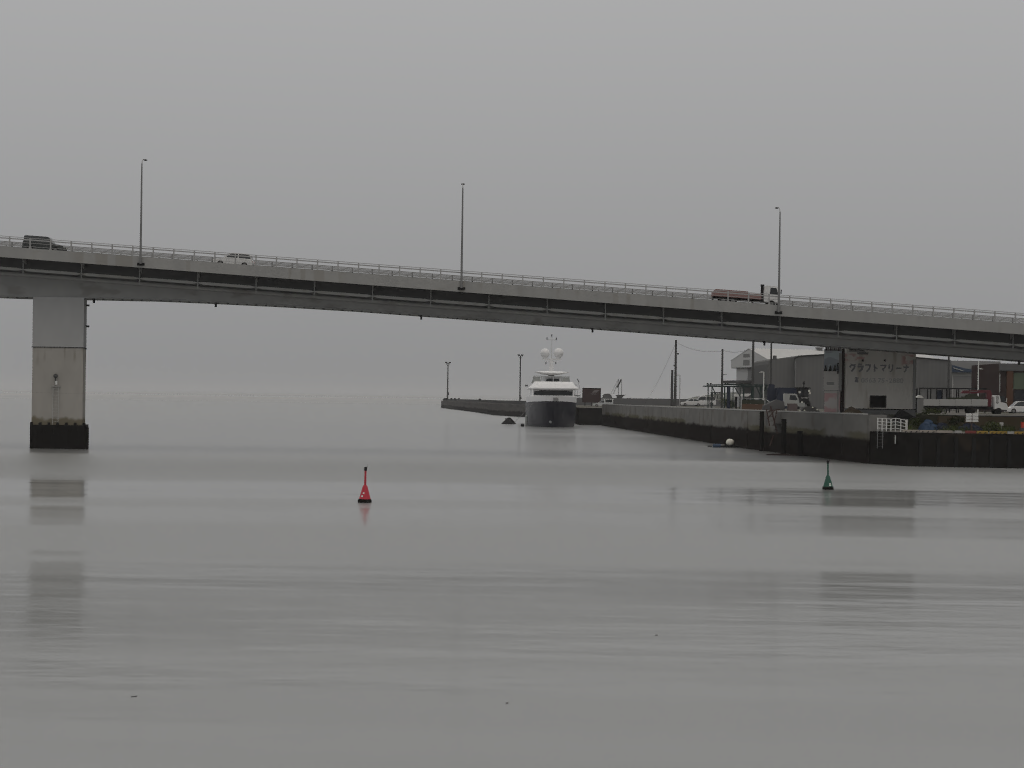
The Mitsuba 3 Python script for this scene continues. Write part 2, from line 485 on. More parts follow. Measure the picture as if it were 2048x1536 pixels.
part(br, 'added_shade_pipe', shade_tube, 'girder_paint', 40)  # added tube along the web, put there to darken the strip below the beam
# the pier standing in the water, its sides turned a little to the current
SK = -1.0 / 6.0


def skewbox(x0, x1, y0, y1, z0, z1):
    m = box(x0, x1, y0, y1, z0, z1)
    m.vertices[:, 0] += SK * (m.vertices[:, 1] - 199.45)
    return m


pr = part(br, 'pier', skewbox(-47.9, -42.8, 199.36, 205.54, 10.16, 15.12), 'pier_paint')
part(pr, 'joint_plate', skewbox(-47.98, -42.72, 199.38, 205.62, 10.08, 10.157), 'dark_grey')
part(pr, 'shaft', skewbox(-47.88, -42.82, 199.48, 205.5, -0.8, 10.077), 'pier_concrete')
base = [skewbox(-48.0, -42.5, 199.22, 205.8, -0.8, 2.36)]
for k in range(7):
    x = -47.86 + k * 0.87
    base.append(skewbox(x - 0.14, x + 0.14, 199.10, 199.217, -0.8, 2.62))
    base.append(skewbox(x + 0.25, x + 0.5, 199.14, 199.217, -0.8, 2.2))
part(pr, 'fender_base', cat([rough(b.subdivide().subdivide(), 0.03, 1.5, 5) for b in base]), 'black_growth', label='black slime covered fender base at the foot of the pier')
lad = [bar((-45.75, 199.33, 2.4), (-45.75, 199.33, 6.3), 0.05), bar((-45.2, 199.33, 2.4), (-45.2, 199.33, 6.1), 0.05)]
lad += [bar((-45.75, 199.33, z), (-45.2, 199.33, z), 0.03) for z in np.arange(2.7, 6.1, 0.33)]
lad += [box(-45.95, -45.0, 199.2, 199.46, 6.2, 6.26)]
part(pr, 'ladder', cat(lad), 'dull_white')
part(pr, 'marker_lamp', cat(ball((-45.5, 199.25, 7.25), 0.22), box(-45.54, -45.46, 199.21, 199.29, 6.3, 7.1)), 'dark_grey', True)
part(pr, 'marker_board', box(-45.5, -45.3, 199.16, 199.2, 6.38, 6.75), 'white')
for z in (14.3, 12.2):
    part(pr, 'side_lamp', box(-42.87, -42.55, 200.6, 200.85, z, z + 0.18), 'dark')

# street lamps on the bridge
for x, lab in ((X(281, 195.3, 520), 'tall grey street lamp on the bridge nearest the concrete pier'), (X(923, 195.3, 560), 'tall grey street lamp on the bridge between two others, midway along the span'),
               (X(1557.5, 195.3, 615), 'tall grey street lamp on the bridge beside the flatbed truck with the red load')):
    k = thing('street_lamp', lab, 'street lamp', 'street lamps along the bridge')
    t = float(T(x))
    part(k, 'pole', tube([(x, YF - 0.16, t - 0.75), (x, YF - 0.16, t + 2), (x, YF - 0.16, t + 9.1)], (0.115, 0.105, 0.065)), 'pole_grey', 40)
    part(k, 'arm', tube([(x, YF - 0.16, t + 9.0), (x - 0.01, YF + 0.1, t + 9.4), (x - 0.03, YF + 0.7, t + 9.62), (x - 0.05, YF + 1.6, t + 9.68)], (0.045, 0.04, 0.035, 0.035), 6), 'grey_rail', 40)
    head = trimesh.creation.icosphere(subdivisions=2, radius=1.0)
    head.apply_scale((0.19, 0.42, 0.075))
    head.apply_translation((x - 0.05, YF + 1.9, t + 9.68))
    part(k, 'lamp_head', head, 'dark_grey', True)
    part(k, 'bracket', cat(box(x - 0.28, x + 0.28, YF - 0.34, YF - 0.004, t - 0.78, t - 0.70), box(x - 0.36, x + 0.36, YF - 0.06, YF - 0.014, t - 0.86, t - 0.60)), 'dark')


# ------------------------------------------------------------------ vehicles
def place(m, M):
    m = m.copy()
    m.apply_transform(M)
    return m


def frame(x, y, z, deg, pitch=0.0):
    """Vehicles are built with their nose along +x."""
    M = trimesh.transformations.rotation_matrix(math.radians(deg), [0, 0, 1])
    P = trimesh.transformations.rotation_matrix(pitch, [0, 1, 0])
    D = np.eye(4)
    D[:3, 3] = (x, y, z)
    return D @ P @ M


def wheel(x, y, r, w=0.2):
    m = trimesh.creation.cylinder(radius=r, height=w, sections=20)
    m.apply_transform(trimesh.transformations.rotation_matrix(math.pi / 2, [1, 0, 0]))
    m.apply_translation((x, y, r))
    return m


CARS = {  # outline of the body and of the glasshouse, as shares of length and height
    'hatch': ([(0, .20), (0, .55), (.03, .60), (.30, .62), (.72, .60), (.97, .50), (1, .40), (1, .18)], [(.02, .60), (.06, .92), (.14, 1.0), (.50, 1.0), (.58, .96), (.76, .60)]),
    'sedan': ([(0, .20), (0, .56), (.04, .62), (.30, .64), (.70, .62), (.96, .52), (1, .40), (1, .18)], [(.10, .63), (.24, .97), (.32, 1.0), (.52, 1.0), (.60, .95), (.76, .62)]),
    'van': ([(0, .18), (0, .55), (.02, .58), (.40, .58), (.82, .56), (.97, .46), (1, .36), (1, .16)], [(.01, .57), (.03, .93), (.08, 1.0), (.62, 1.0), (.70, .96), (.86, .56)]),
    'jeep': ([(0, .22), (0, .60), (.02, .63), (.40, .63), (.70, .61), (.97, .55), (1, .48), (1, .20)], [(.01, .62), (.02, .97), (.05, 1.0), (.58, 1.0), (.62, .97), (.72, .62)]),
}


def car(name, label, style, x, y, z, L, W, Ht, deg, paint, group=None, pitch=0.0, category='car', panes='car_glass'):
    k = thing(name, label, category, group)
    M = frame(x, y, z, deg, pitch)
    bp, gp = ([(a * L - L / 2, b * Ht) for a, b in pts] for pts in CARS[style])
    body = ext(bp, -W / 2, W / 2)
    part(k, 'body', place(body, M), paint)
    top = ext(gp, -W / 2 * 0.9, W / 2 * 0.9)
    zz = top.vertices[:, 2]
    lo, hi = min(b for a, b in gp), max(b for a, b in gp)
    top.vertices[:, 1] *= 1 - 0.16 * (zz - lo) / (hi - lo)
    part(k, 'roof', place(top, M), paint)
    for s in (-1, 1):
        inner = Polygon(gp).buffer(-0.085)
        cx = (inner.bounds[0] + inner.bounds[2]) / 2
        for a, b in ((inner.bounds[0] - 1, cx - 0.05), (cx + 0.05, inner.bounds[2] + 1)):
            from shapely.geometry import box as sb
            q = inner.intersection(sb(a, -1, b, 9))
            if q.is_empty or q.geom_type != 'Polygon':
                continue
            w = ext(q, -0.012, 0.012)
            t = (w.vertices[:, 2] - lo) / (hi - lo)
            w.vertices[:, 1] += s * (W / 2 * 0.9 * (1 - 0.16 * t) + 0.006)
            part(k, 'side_window', place(w, M), panes)
    for (i, j), nm in (((-1, -2), 'windscreen'), ((0, 1), 'rear_window')):
        p0, p1 = np.array(gp[i]), np.array(gp[j])
        d = p1 - p0
        nrm = np.array([d[1], -d[0]]) / np.linalg.norm(d)
        if (nrm[0] > 0) != (nm == 'windscreen'):
            nrm = -nrm
        a, b = p0 + 0.1 * d + nrm * 0.01, p1 - 0.08 * d + nrm * 0.01
        wa, wb = W / 2 * 0.84, W / 2 * 0.74
        q = np.array([[a[0], -wa, a[1]], [a[0], wa, a[1]], [b[0], wb, b[1]], [b[0], -wb, b[1]]])
        off = np.array([nrm[0], 0, nrm[1]]) * 0.012
        m = trimesh.convex.convex_hull(np.vstack([q - off * 0.5, q + off]))
        part(k, nm, place(m, M), panes)
    r = 0.19 * Ht + 0.03
    for xx in (-0.30 * L, 0.31 * L):
        for s in (-1, 1):
            wk = part(k, 'wheel', place(wheel(xx, s * (W / 2 - 0.08), r), M), 'rubber', 30)
            part(wk, 'hub', place(wheel(xx, s * (W / 2 - 0.08), r, 0.22).apply_transform(trimesh.transformations.scale_matrix(0.55, (xx, s * (W / 2 + 0.01), r))), M), 'mid_grey', 30)
    for s in (-1, 1):
        part(k, 'headlight', place(box(L / 2 - 0.03, L / 2 + 0.012, s * W * 0.34 - 0.16, s * W * 0.34 + 0.16, 0.40 * Ht, 0.48 * Ht), M), 'lamp_glass')
        part(k, 'tail_light', place(box(-L / 2 - 0.012, -L / 2 + 0.03, s * W * 0.40 - 0.09, s * W * 0.40 + 0.09, 0.42 * Ht, 0.54 * Ht), M), 'tail_red')
    part(k, 'bumper', place(box(L / 2 - 0.05, L / 2 + 0.05, -W * 0.46, W * 0.46, 0.19 * Ht, 0.30 * Ht), M), 'dark_grey')
    part(k, 'bumper', place(box(-L / 2 - 0.05, -L / 2 + 0.05, -W * 0.46, W * 0.46, 0.21 * Ht, 0.32 * Ht), M), 'dark_grey')
    return k


def truck_cab(k, M, x0, L, W, z0, Ht, paint):
    """A cab-over cab from x0 to x0 + L."""
    pr_ = [(x0, z0), (x0, z0 + Ht * 0.96), (x0 + 0.1, z0 + Ht), (x0 + L * 0.72, z0 + Ht), (x0 + L * 0.84, z0 + Ht * 0.94), (x0 + L, z0 + Ht * 0.46), (x0 + L, z0)]
    ck = part(k, 'cab', place(ext(pr_, -W / 2, W / 2), M), paint)
    wn = [(x0 + L * 0.34, z0 + Ht * 0.5), (x0 + L * 0.36, z0 + Ht * 0.88), (x0 + L * 0.74, z0 + Ht * 0.88), (x0 + L * 0.90, z0 + Ht * 0.48)]
    for s in (-1, 1):
        part(ck, 'side_window', place(ext(wn, s * W / 2 - 0.012, s * W / 2 + 0.012), M), 'car_glass')
        part(ck, 'mirror', place(box(x0 + L + 0.02, x0 + L + 0.12, s * (W / 2 + 0.15) - 0.08, s * (W / 2 + 0.15) + 0.08, z0 + Ht * 0.55, z0 + Ht * 0.8), M), 'dark')
        part(ck, 'headlight', place(box(x0 + L - 0.02, x0 + L + 0.015, s * W * 0.36 - 0.16, s * W * 0.36 + 0.16, z0 + Ht * 0.1, z0 + Ht * 0.2), M), 'lamp_glass')
    q = np.array([[x0 + L, -W * .44, z0 + Ht * .5], [x0 + L, W * .44, z0 + Ht * .5], [x0 + L * .86, W * .40, z0 + Ht * .9], [x0 + L * .86, -W * .40, z0 + Ht * .9]])
    m = trimesh.convex.convex_hull(np.vstack([q + (0.004, 0, 0.004), q + (0.02, 0, 0.01)]))
    part(ck, 'windscreen', place(m, M), 'car_glass')
    part(ck, 'bumper', place(box(x0 + L - 0.1, x0 + L + 0.06, -W * .48, W * .48, z0 - 0.18, z0 + 0.02), M), 'dark_grey')
    return ck


def wheels(k, M, xs_, W, r=0.4):
    for xx in xs_:
        for s in (-1, 1):
            wk = part(k, 'wheel', place(wheel(xx, s * (W / 2 - 0.15), r, 0.28), M), 'rubber', 30)
            part(wk, 'hub', place(wheel(xx, s * (W / 2 - 0.15), r, 0.31).apply_transform(trimesh.transformations.scale_matrix(0.5, (xx, s * W / 2, r))), M), 'mid_grey', 30)


def on_road(px, py, Y):
    x = X(px, Y, py)
    return x, Y, float(T(x)) - 0.12


# three vehicles crossing the bridge
yl = 201.0
x, y, z = on_road(89, 490, yl)
car('jeep', 'dark green boxy jeep driving over the bridge above the concrete pier', 'jeep', x, y, z, 4.1, 1.75, 1.68, 0, 'car_dark', pitch=SL)
x, y, z = on_road(467, 520, yl)
car('hatchback', 'pale silver hatchback car driving up the bridge between two street lamps', 'hatch', x, y, z, 3.95, 1.65, 1.50, 180, 'car_white', pitch=SL)
x, y, z = on_road(1490, 600, yl)
M = frame(x, y, z, 0, SL)
tk = thing('flatbed_truck', 'flatbed truck with white cab and faded red load crossing the bridge', 'truck')
part(tk, 'chassis', place(box(-3.3, 3.0, -0.45, 0.45, 0.55, 0.78), M), 'dark')
part(tk, 'bed', place(cat(box(-3.35, 1.45, -1.05, 1.05, 0.80, 0.95), box(-3.35, 1.45, -1.07, -1.02, 0.953, 1.30), box(-3.35, 1.45, 1.02, 1.07, 0.953, 1.30), box(-3.37, -3.32, -1.0, 1.0, 0.953, 1.30)), M), 'bed_red')
part(tk, 'load', place(cat(box(-3.15, 0.1, -0.9, 0.9, 0.96, 1.52), box(0.15, 1.3, -0.8, 0.8, 0.96, 1.34)), M), 'bed_red', label='flat red load stacked on the truck bed')
truck_cab(tk, M, 1.75, 1.55, 1.9, 0.62, 1.62, 'car_white')
part(tk, 'crane_post', place(cat(box(1.48, 1.70, -0.2, 0.2, 0.8, 2.20), box(1.43, 1.75, -0.28, 0.28, 2.20, 2.36)), M), 'dark')
wheels(tk, M, (-2.3, -1.35, 2.5), 2.0, 0.4)

# ------------------------------------------------------------------ quays and breakwater
ZQ, ZL, ZF = 4.55, 3.75, 3.05          # upper quay, far apron, front quay
QA, QB, QC = (20.0, 437.0), (28.6, 240.0), (33.8, 188.6)
upper = [QA, QB, QC, (35.6, 190.5), (36.9, 206.5), (46, 211.5), (120, 216), (150, 216), (150, 437)]
structure('ground', slab(upper, -0.9, ZQ - 0.25), 'yard', 'worn concrete yard with weeds behind the quay wall')
structure('pavement', slab([(20.35, 436.5), (28.95, 240.1), (34.1, 189.2), (35.4, 190.9), (36.6, 206.7), (46, 211.9), (120, 216.3), (149.6, 216.3), (149.6, 436.5)], ZQ - 0.25, ZQ), 'yard')


def wallrun(pts, th, z0, z1):
    """An upright wall along a polyline, thickness inwards to its right."""
    p = LineString(pts)
    q = p.buffer(th / 2, cap_style=2, join_style=2)
    m = trimesh.creation.extrude_polygon(q, z1 - z0, engine='earcut')
    m.apply_translation((0, 0, z0))
    return m


qw = thing('quay_wall', 'long grey concrete quay wall with a dark tide band', 'quay wall')
part(qw, 'core', wallrun([QA, QB, QC, (35.5, 190.3), (36.8, 206.5)], 0.36, -0.9, ZQ + 0.025), 'quay_concrete')
for A_, B_ in ((QA, QB), (QB, QC)):
    A_, B_ = np.array(A_), np.array(B_)
    L__ = np.linalg.norm(B_ - A_)
    t_, n_p = (B_ - A_) / L__, int(L__ / 7.4)
    o_ = np.array([t_[1], -t_[0]])
    o_ = o_ if o_[0] < 0 else -o_
    for i in range(n_p):
        a_, b_ = A_ + t_ * (L__ * i / n_p + 0.03), A_ + t_ * (L__ * (i + 1) / n_p - 0.03)
        d_ = 0.27 + 0.07 * rng.random()
        part(qw, 'panel', slab([tuple(a_ + o_ * 0.183), tuple(b_ + o_ * 0.183), tuple(b_ + o_ * d_), tuple(a_ + o_ * d_)][::-1], -0.9, ZQ + 0.01 - 0.02 * rng.random()), 'quay_concrete')
cop = []
pl = LineString([QA, QB, QC])
for a in np.arange(0, pl.length - 4.0, 4.05):
    p, q = pl.interpolate(a), pl.interpolate(a + 4.0)
    cop.append(bar((p.x, p.y, ZQ + 0.10), (q.x, q.y, ZQ + 0.10), 0.62, 0.13))
for c in cop:
    part(qw, 'coping_stone', c, 'pale')
# the front quay: lower, black faced
fq = [(33.75, 188.3), (36.0, 182.0), (52.0, 179.5), (150, 176), (150, 218), (46, 213), (37.1, 208), (35.9, 190.3), (33.9, 188.32)]
fw = thing('front_quay', 'low black faced quay with a striped kerb, nearest the water', 'quay wall')
part(fw, 'face', slab(fq, -0.9, ZF), 'dark_quay')
structure('path', slab([(34.5, 187.5), (36.4, 182.5), (52.2, 180.0), (149, 176.6), (149, 217.5), (46, 212.4), (37.3, 207.5), (36.2, 190.0)], ZF + 0.004, ZF + 0.03), 'yard')
for k in range(12):
    t = k * 1.55
    xx = 37.2 + t
    yy = 182.0 - (xx - 36.0) * 2.5 / 16.0
    part(fw, 'fender', rough(box(xx - 0.16, xx + 0.16, yy - 0.22, yy - 0.004, -0.4, 2.7).subdivide(), 0.015, 3.0, k), 'rubber')
# kerb blocks along its edge, some striped
kb = [(1814, 1846, 'kerb_pale', 1), (1847, 1879, 'kerb_pale', 1), (1880, 1911, 'kerb_pale', 0), (1916, 1929, 'pale', 0), (1936, 1957, 'kerb_red', 0),
      (1958, 1980, 'kerb_yellow', 1), (1983, 2017, 'kerb_yellow', 1), (2018, 2030, 'pale', 0), (2031, 2062, 'kerb_yellow', 1), (2064, 2094, 'kerb_yellow', 1)]
for a, b, m_, st in kb:
    x0, x1 = X(a, 180.6), X(b, 180.6)
    yy = 182.35 - ((x0 + x1) / 2 - 36.0) * 2.5 / 16.0
    kk = part(fw, 'kerb_block', box(x0, x1, yy - 0.12, yy + 0.12, ZF + 0.034, ZF + 0.27), m_)
    if st:
        n_ = max(2, int((x1 - x0) / 0.38))
        for i in range(n_):
            c = x0 + (i + 0.5) * (x1 - x0) / n_
            part(kk, 'stripe', ext([(c - 0.12, ZF + 0.04), (c + 0.03, ZF + 0.04), (c + 0.12, ZF + 0.16), (c - 0.03, ZF + 0.16)], yy - 0.126, yy - 0.121), 'ink')
# a strip of rough bank behind it
bank = [(37.0, 207.2), (46.0, 212.0), (120, 216.6), (120, 219.2), (46, 214.4), (37.0, 209.4)]
single('retaining_wall', slab([(44.5, 208.5), (120, 213.4), (120, 213.9), (44.5, 209.0)], ZF + 0.03, ZQ - 0.1), 'tan', 'low brown retaining wall behind the striped kerb', 'wall')

# far apron with its berth face, the mole and its parapet
apron = [(14.8, 441.0), (19.8, 441.0), (20.2, 437.3), (150, 437.3), (150, 700), (14.0, 640), (14.2, 604)]
aw = thing('berth_quay', 'dark berth quay behind the moored yacht', 'quay wall')
part(aw, 'face', slab(apron, -0.9, ZL), 'dark_quay')
structure('pavement_001', slab([(15.3, 441.5), (20.3, 441.5), (150, 441.5), (150, 690), (15, 635)], ZL + 0.004, ZL + 0.03), 'yard')
mole = [(14.1, 606.5), (3.3, 607), (-6.3, 662), (-14, 777), (-37.2, 1054), (-37.6, 1062), (-35.0, 1068), (-30, 1070), (-4, 790), (3.5, 680), (14.1, 640)]
bw = thing('breakwater', 'long low dark breakwater reaching out to sea behind the yacht', 'breakwater')
part(bw, 'face', rough(slab(mole, -0.9, ZL).subdivide().subdivide(), 0.10, 0.6, 3), 'mole_stone')
part(bw, 'parapet', wallrun([(14.1, 631), (5.0, 640), (-3.5, 690), (-10.0, 780), (-31.5, 1040), (-36, 1058)], 1.2, ZL - 0.05, 4.85), 'dark_grey')
for px in (889, 893, 902, 909, 917, 959):
    Y_ = 1040 - (px - 880) * 3.2
    part(bw, 'bollard', lathe([(0, 0), (0.45, 0), (0.35, 0.5), (0.55, 0.8), (0.3, 1.0), (0, 1.02)], (X(px, Y_), Y_ + 6, 4.3), 10), 'dark')
single('harbour_wall', wallrun([(15.0, 618), (34, 622), (64, 628), (150, 645)], 1.0, ZL - 0.1, 6.15), 'soft_grey', 'long grey sea wall behind the parked pickup and the boats', 'wall')
# lamps of the breakwater
for px, py0, py1, Y_, lab in ((896, 800, 727, 1035, 'double headed lamp post at the tip of the breakwater'), (1041, 808, 712, 612, 'double headed lamp post on the breakwater beside the yacht')):
    k = thing('lamp_post', lab, 'lamp post', 'double lamp posts on the breakwater')
    x0, z1 = at(px, py1, Y_)
    s = Y_ / 4000
    part(k, 'pole', tube([(x0, Y_, ZL), (x0, Y_, z1)], (1.6 * s, 1.15 * s)), 'pole_dark', 40)
    part(k, 'arm', cat(box(x0 - 4.4 * s, x0 + 4.4 * s, Y_ - 0.15, Y_ + 0.15, z1, z1 + 0.9 * s), bar((x0, Y_, z1 - 6 * s), (x0 - 4.2 * s, Y_, z1), 0.6 * s), bar((x0, Y_, z1 - 6 * s), (x0 + 4.2 * s, Y_, z1), 0.6 * s)), 'pole_dark')
    for sd in (-1, 1):
        part(k, 'lamp_head', box(x0 + sd * 3.6 * s - 2.2 * s, x0 + sd * 3.6 * s + 2.2 * s, Y_ - 0.5, Y_ + 0.5, z1 + 0.95 * s, z1 + 3.2 * s), 'dark')
    part(k, 'control_box', box(x0 + 0.5 * s, x0 + 3.2 * s, Y_ - 0.6, Y_ - 0.25, Z(px, py0 - 10, Y_), Z(px, py0 - 15, Y_)), 'dark_grey')

# distant wooded hill
hx = np.linspace(0, 1, 60)
hv, hf = [], []
for i, t in enumerate(hx):
    px = 1352 + t * 900
    for j, (dy, sh) in enumerate(((0, 0), (60, 0.75), (120, 1.0), (300, 0.9), (500, 0.0))):
        top = 13 + 5 * math.sin(t * 9) * (1 if t < .5 else .5) + 16 * t
        h = (top * min(1, t * 9) + 5 * (meshkit.fbm(np.array([t * 40, dy * 0.01, 0]), 3) - 0.5)) * sh
        hv.append([X(px, 2900), 2900 + dy, h - 0.5 if sh else -0.8])
for i in range(len(hx) - 1):
    for j in range(4):
        a, b = i * 5 + j, (i + 1) * 5 + j
        hf += [[a, b, b + 1], [a, b + 1, a + 1]]
structure('hills', (np.array(hv), np.array(hf)), 'wood_hill', 'low wooded hill fading in the mist')

# ------------------------------------------------------------------ the yacht, seen from its bow
YB0, XC = 402.0, X(1105, 402.0, 850)
ya = thing('yacht', 'large motor yacht with navy hull, white decks and two white domes, moored at the berth', 'yacht')


def loft(sections, close=True):
    """Rings with equal counts of points, joined in order."""
    n = len(sections[0])
    v = np.vstack(sections)
    f = []
    for i in range(len(sections) - 1):
        for j in range(n - (0 if close else 1)):
            k = (j + 1) % n
            a, b = i * n, (i + 1) * n
            f += [[a + j, a + k, b + k], [a + j, b + k, b + j]]
    m0, m1 = len(v), len(v) + 1
    v = np.vstack([v, sections[0].mean(0), sections[-1].mean(0)])
    if close:
        for j in range(n):
            k = (j + 1) % n
            f += [[m0, k, j], [m1, (len(sections) - 1) * n + j, (len(sections) - 1) * n + k]]
    m = trimesh.Trimesh(v, f, process=False)
    trimesh.repair.fix_normals(m)
    return m


def hull_section(s, z_top, grow=0.0):
    """s from 0 at the stem to 1 at the transom; half breadths at keel, water, chine and deck."""
    full = math.sqrt(max(0.0, 1 - (1 - min(1, s * 3.0)) ** 2))
    deck = 5.2 * (0.08 + 0.92 * math.sqrt(max(0.0, 1 - (1 - min(1, s * 3.4)) ** 2)))
    wl = 4.9 * full
    y = YB0 - 2.5 * (1 - s) ** 3 + 56 * s
    pts = []
    for zz, hb in ((-1.0, wl * 0.75), (0.0, wl), (1.6, wl + (deck - wl) * 0.35), (3.2, wl + (deck - wl) * 0.72), (z_top, deck)):
        rake = -3.2 * (1 - s) ** 6 * max(0, zz) / 5.0
        pts.append((hb + grow, y + rake, zz))
    right = [(XC + a, b, c) for a, b, c in pts]
    left = [(XC - a, b, c) for a, b, c in pts[::-1]]
    return np.array(right + left)


ss = [0.0, 0.004, 0.012, 0.03, 0.07, 0.12, 0.18, 0.25, 0.34, 0.45, 0.6, 0.8, 1.0]


def sheer(s):
    return 4.75 + 0.45 * (1 - s) ** 4


part(ya, 'hull', loft([hull_section(s, sheer(s)) for s in ss]), 'hull_navy', 50)


XD = XC + 0.28


def tier(y0, y1, wf, wb, z0, z1, round_=0.35, lean=0.0):
    """A deckhouse with rounded front corners; lean sets its front back at the top."""
    def ring(z, dy, shrink):
        XC = XD
        w0, w1 = wf / 2 - shrink, wb / 2 - shrink
        pts = [(-w1, y1), (-w1, y0 + 3.0 + dy), (-w0, y0 + 1.1 + dy), (-w0 * 0.72, y0 + 0.25 + dy), (-w0 * 0.3, y0 + dy), (w0 * 0.3, y0 + dy), (w0 * 0.72, y0 + 0.25 + dy), (w0, y0 + 1.1 + dy), (w1, y0 + 3.0 + dy), (w1, y1)]
        return np.array([(XC + a, b, z) for a, b in pts])
    return loft([ring(z0, 0, 0), ring(z1, lean, round_)])


zc = lambda py, Y_: Z(1105, py, Y_)
zb0 = sheer(0.1)
# bulwark: white band above the hull
bul = []
for s in (0.0, 0.004, 0.012, 0.03, 0.07, 0.12, 0.18, 0.25, 0.34, 0.45):
    a = hull_section(s, sheer(s))
    r, l = a[4], a[5]
    bul.append((r, l))
bv = []
for r, l in bul:
    bv.append(np.array([r - (0.02, 0, -0.004), r + (0.05, -0.1, 1.12), l + (-0.05, -0.1, 1.12), l + (0.02, 0, 0.004)]))
part(ya, 'bulwark', loft(bv), 'yacht_white', 50)
part(ya, 'anchor_pocket', box(XC - 0.05, XC + 0.95, YB0 - 6.4, YB0 - 4.4, zb0 + 0.25, zb0 + 0.85), 'mid_grey')
part(ya, 'foredeck_house', tier(409, 440, 8.9, 9.6, 5.2, zc(791, 409), 0.1, 0.3), 'yacht_white')
part(ya, 'wheelhouse', tier(412, 445, 8.2, 9.2, zc(793, 412), zc(778, 412), 0.15, 0.5), 'yacht_white')
wy = 412
part(ya, 'wheelhouse_window', cat(tier(wy - 0.12, wy + 3.3, 8.05, 8.4, zc(791, wy), zc(780.5, wy), 0.15, 0.5)), 'yacht_glass')
for px in (1064.5, 1147):
    part(ya, 'window_post', box(X(px, 411) - 0.12, X(px, 411) + 0.12, 410.9, 411.1, zc(792, 411), zc(779.5, 411)), 'yacht_white')
br_ = []
for z_, w, y0 in ((zc(778.5, 411), 10.75, 410.4), (zc(776, 411), 10.5, 410.2), (zc(768, 411), 8.6, 411.5), (zc(763, 411), 8.1, 412.5)):
    br_.append(np.array([(XD + 0.1 + a * w / 2, y0 + b, z_) for a, b in ((-1, 30), (-1, 2.4), (-.82, .7), (-.4, 0), (.4, 0), (.82, .7), (1, 2.4), (1, 30))]))
part(ya, 'brow', loft(br_), 'yacht_white', 30)
yu = 417
frame_z0, frame_z1 = zc(767, yu), zc(752.5, yu)
part(ya, 'upper_lounge', tier(yu + 2.2, yu + 14, 4.8, 5.6, zc(768, yu), zc(753, yu), 0.3, 0.8), 'yacht_white')
part(ya, 'upper_window', tier(yu + 2.1, yu + 4.4, 4.0, 4.2, zc(766, yu), zc(757, yu), 0.3, 0.5), 'yacht_glass')
for px in (1106.5,):
    part(ya, 'window_post', box(X(px, yu) - 0.1, X(px, yu) + 0.1, yu + 1.9, yu + 2.05, zc(767, yu), zc(754, yu)), 'yacht_white')
scr = []
for a, b in ((1063, 1068), (1080, 1083), (1124, 1121), (1140, 1137)):
    scr.append(bar((X(a, yu), yu + 0.4, zc(767, yu)), (X(b, yu), yu + 0.6, zc(752.5, yu)), 0.16))
scr.append(bar((X(1066, yu), yu + 0.6, zc(752.5, yu)), (X(1139, yu), yu + 0.6, zc(752.5, yu)), 0.10))
part(ya, 'screen_frame', cat(scr), 'tank_grey')
for a, b in ((1064, 1081), (1123, 1139)):
    part(ya, 'wind_screen', box(X(a, yu) + 0.1, X(b, yu) - 0.1, yu + 0.45, yu + 0.5, zc(766, yu), zc(754, yu)), 'tank_grey')
ht = []
for t in np.linspace(-1, 1, 13):
    w = 1 if abs(t) < 1 else 1
    zt = zc(746.5, yu) + 0.55 * (abs(t) ** 2.2)
    th = 0.75 * (1 - abs(t) ** 2) + 0.06
    xx = XC + 0.05 + t * 3.55
    ht.append(np.array([(xx, yu + 0.3, zt - 0.3), (xx, yu + 0.0, zt - 0.28 + th * 0.5), (xx, yu + 3, zt - 0.3 + th), (xx, yu + 9, zt - 0.3 + th), (xx, yu + 10, zt - 0.3)]))
part(ya, 'hardtop', loft(ht), 'yacht_white', 40)
ym = 424
mast = [np.array([(XC + a * w, ym + b * 1.2, z_) for a, b in ((-1, -1), (1, -1), (1, 1), (-1, 1))]) for z_, w in ((zc(752, ym), 0.62), (zc(738, ym), 0.46), (zc(722, ym), 0.34), (zc(716, ym), 0.30))]
mk = part(ya, 'mast', loft(mast), 'yacht_white')
part(mk, 'crossarm', cat(box(XC - 2.0, XC + 2.1, ym - 0.5, ym + 0.5, zc(720, ym), zc(717.5, ym)), box(XC - 1.4, XC + 1.4, ym - 0.4, ym + 0.4, zc(724, ym), zc(722.5, ym))), 'yacht_white')
for px, py, r in ((1088.6, 706.5, 0.99), (1115.8, 706, 1.03)):
    part(ya, 'radar_dome', cat(ball((X(px, ym), ym, Z(px, py, ym)), r, 1.02, 3), lathe([(0, 0), (0.45, 0), (0.55, 0.35), (0, 0.35)], (X(px, ym), ym, zc(717.4, ym)), 16)), 'yacht_white', 50)
part(mk, 'aerial', tube([(XC, ym, zc(716, ym)), (XC + 0.1, ym, zc(668, ym))], (0.07, 0.035), 6), 'dull_white')
part(mk, 'aerial_arm', box(XC - 1.0, XC + 1.15, ym - 0.04, ym + 0.04, zc(680.2, ym), zc(679.5, ym)), 'dull_white')
for px, py in ((1094, 677), (1103.4, 671.2), (1112.6, 677.4), (1091.8, 726), (1111.6, 726)):
    xx, zz = at(px, py, ym)
    part(mk, 'mast_lamp', box(xx - 0.1, xx + 0.1, ym - 0.2, ym + 0.1, zz - 0.24, zz + 0.24), 'dark')
for sd, px in ((-1, 1053), (1, 1150)):
    xx, zz = at(px, 771, 416)
    part(ya, 'wing_light', box(xx - 0.3, xx + 0.3, 415.8, 416.3, zz - 0.18, zz + 0.15), 'soft_grey')
rl = []
for px in (1150, 1155, 1160):
    rl.append(bar((X(px, 414), 414, zc(791, 414)), (X(px, 414), 414, zc(780, 414)), 0.07))
rl.append(bar((X(1147, 414), 414, zc(790.5, 414)), (X(1161, 414), 414, zc(791, 414)), 0.28))
part(ya, 'side_rail', cat(rl), 'tank_grey')
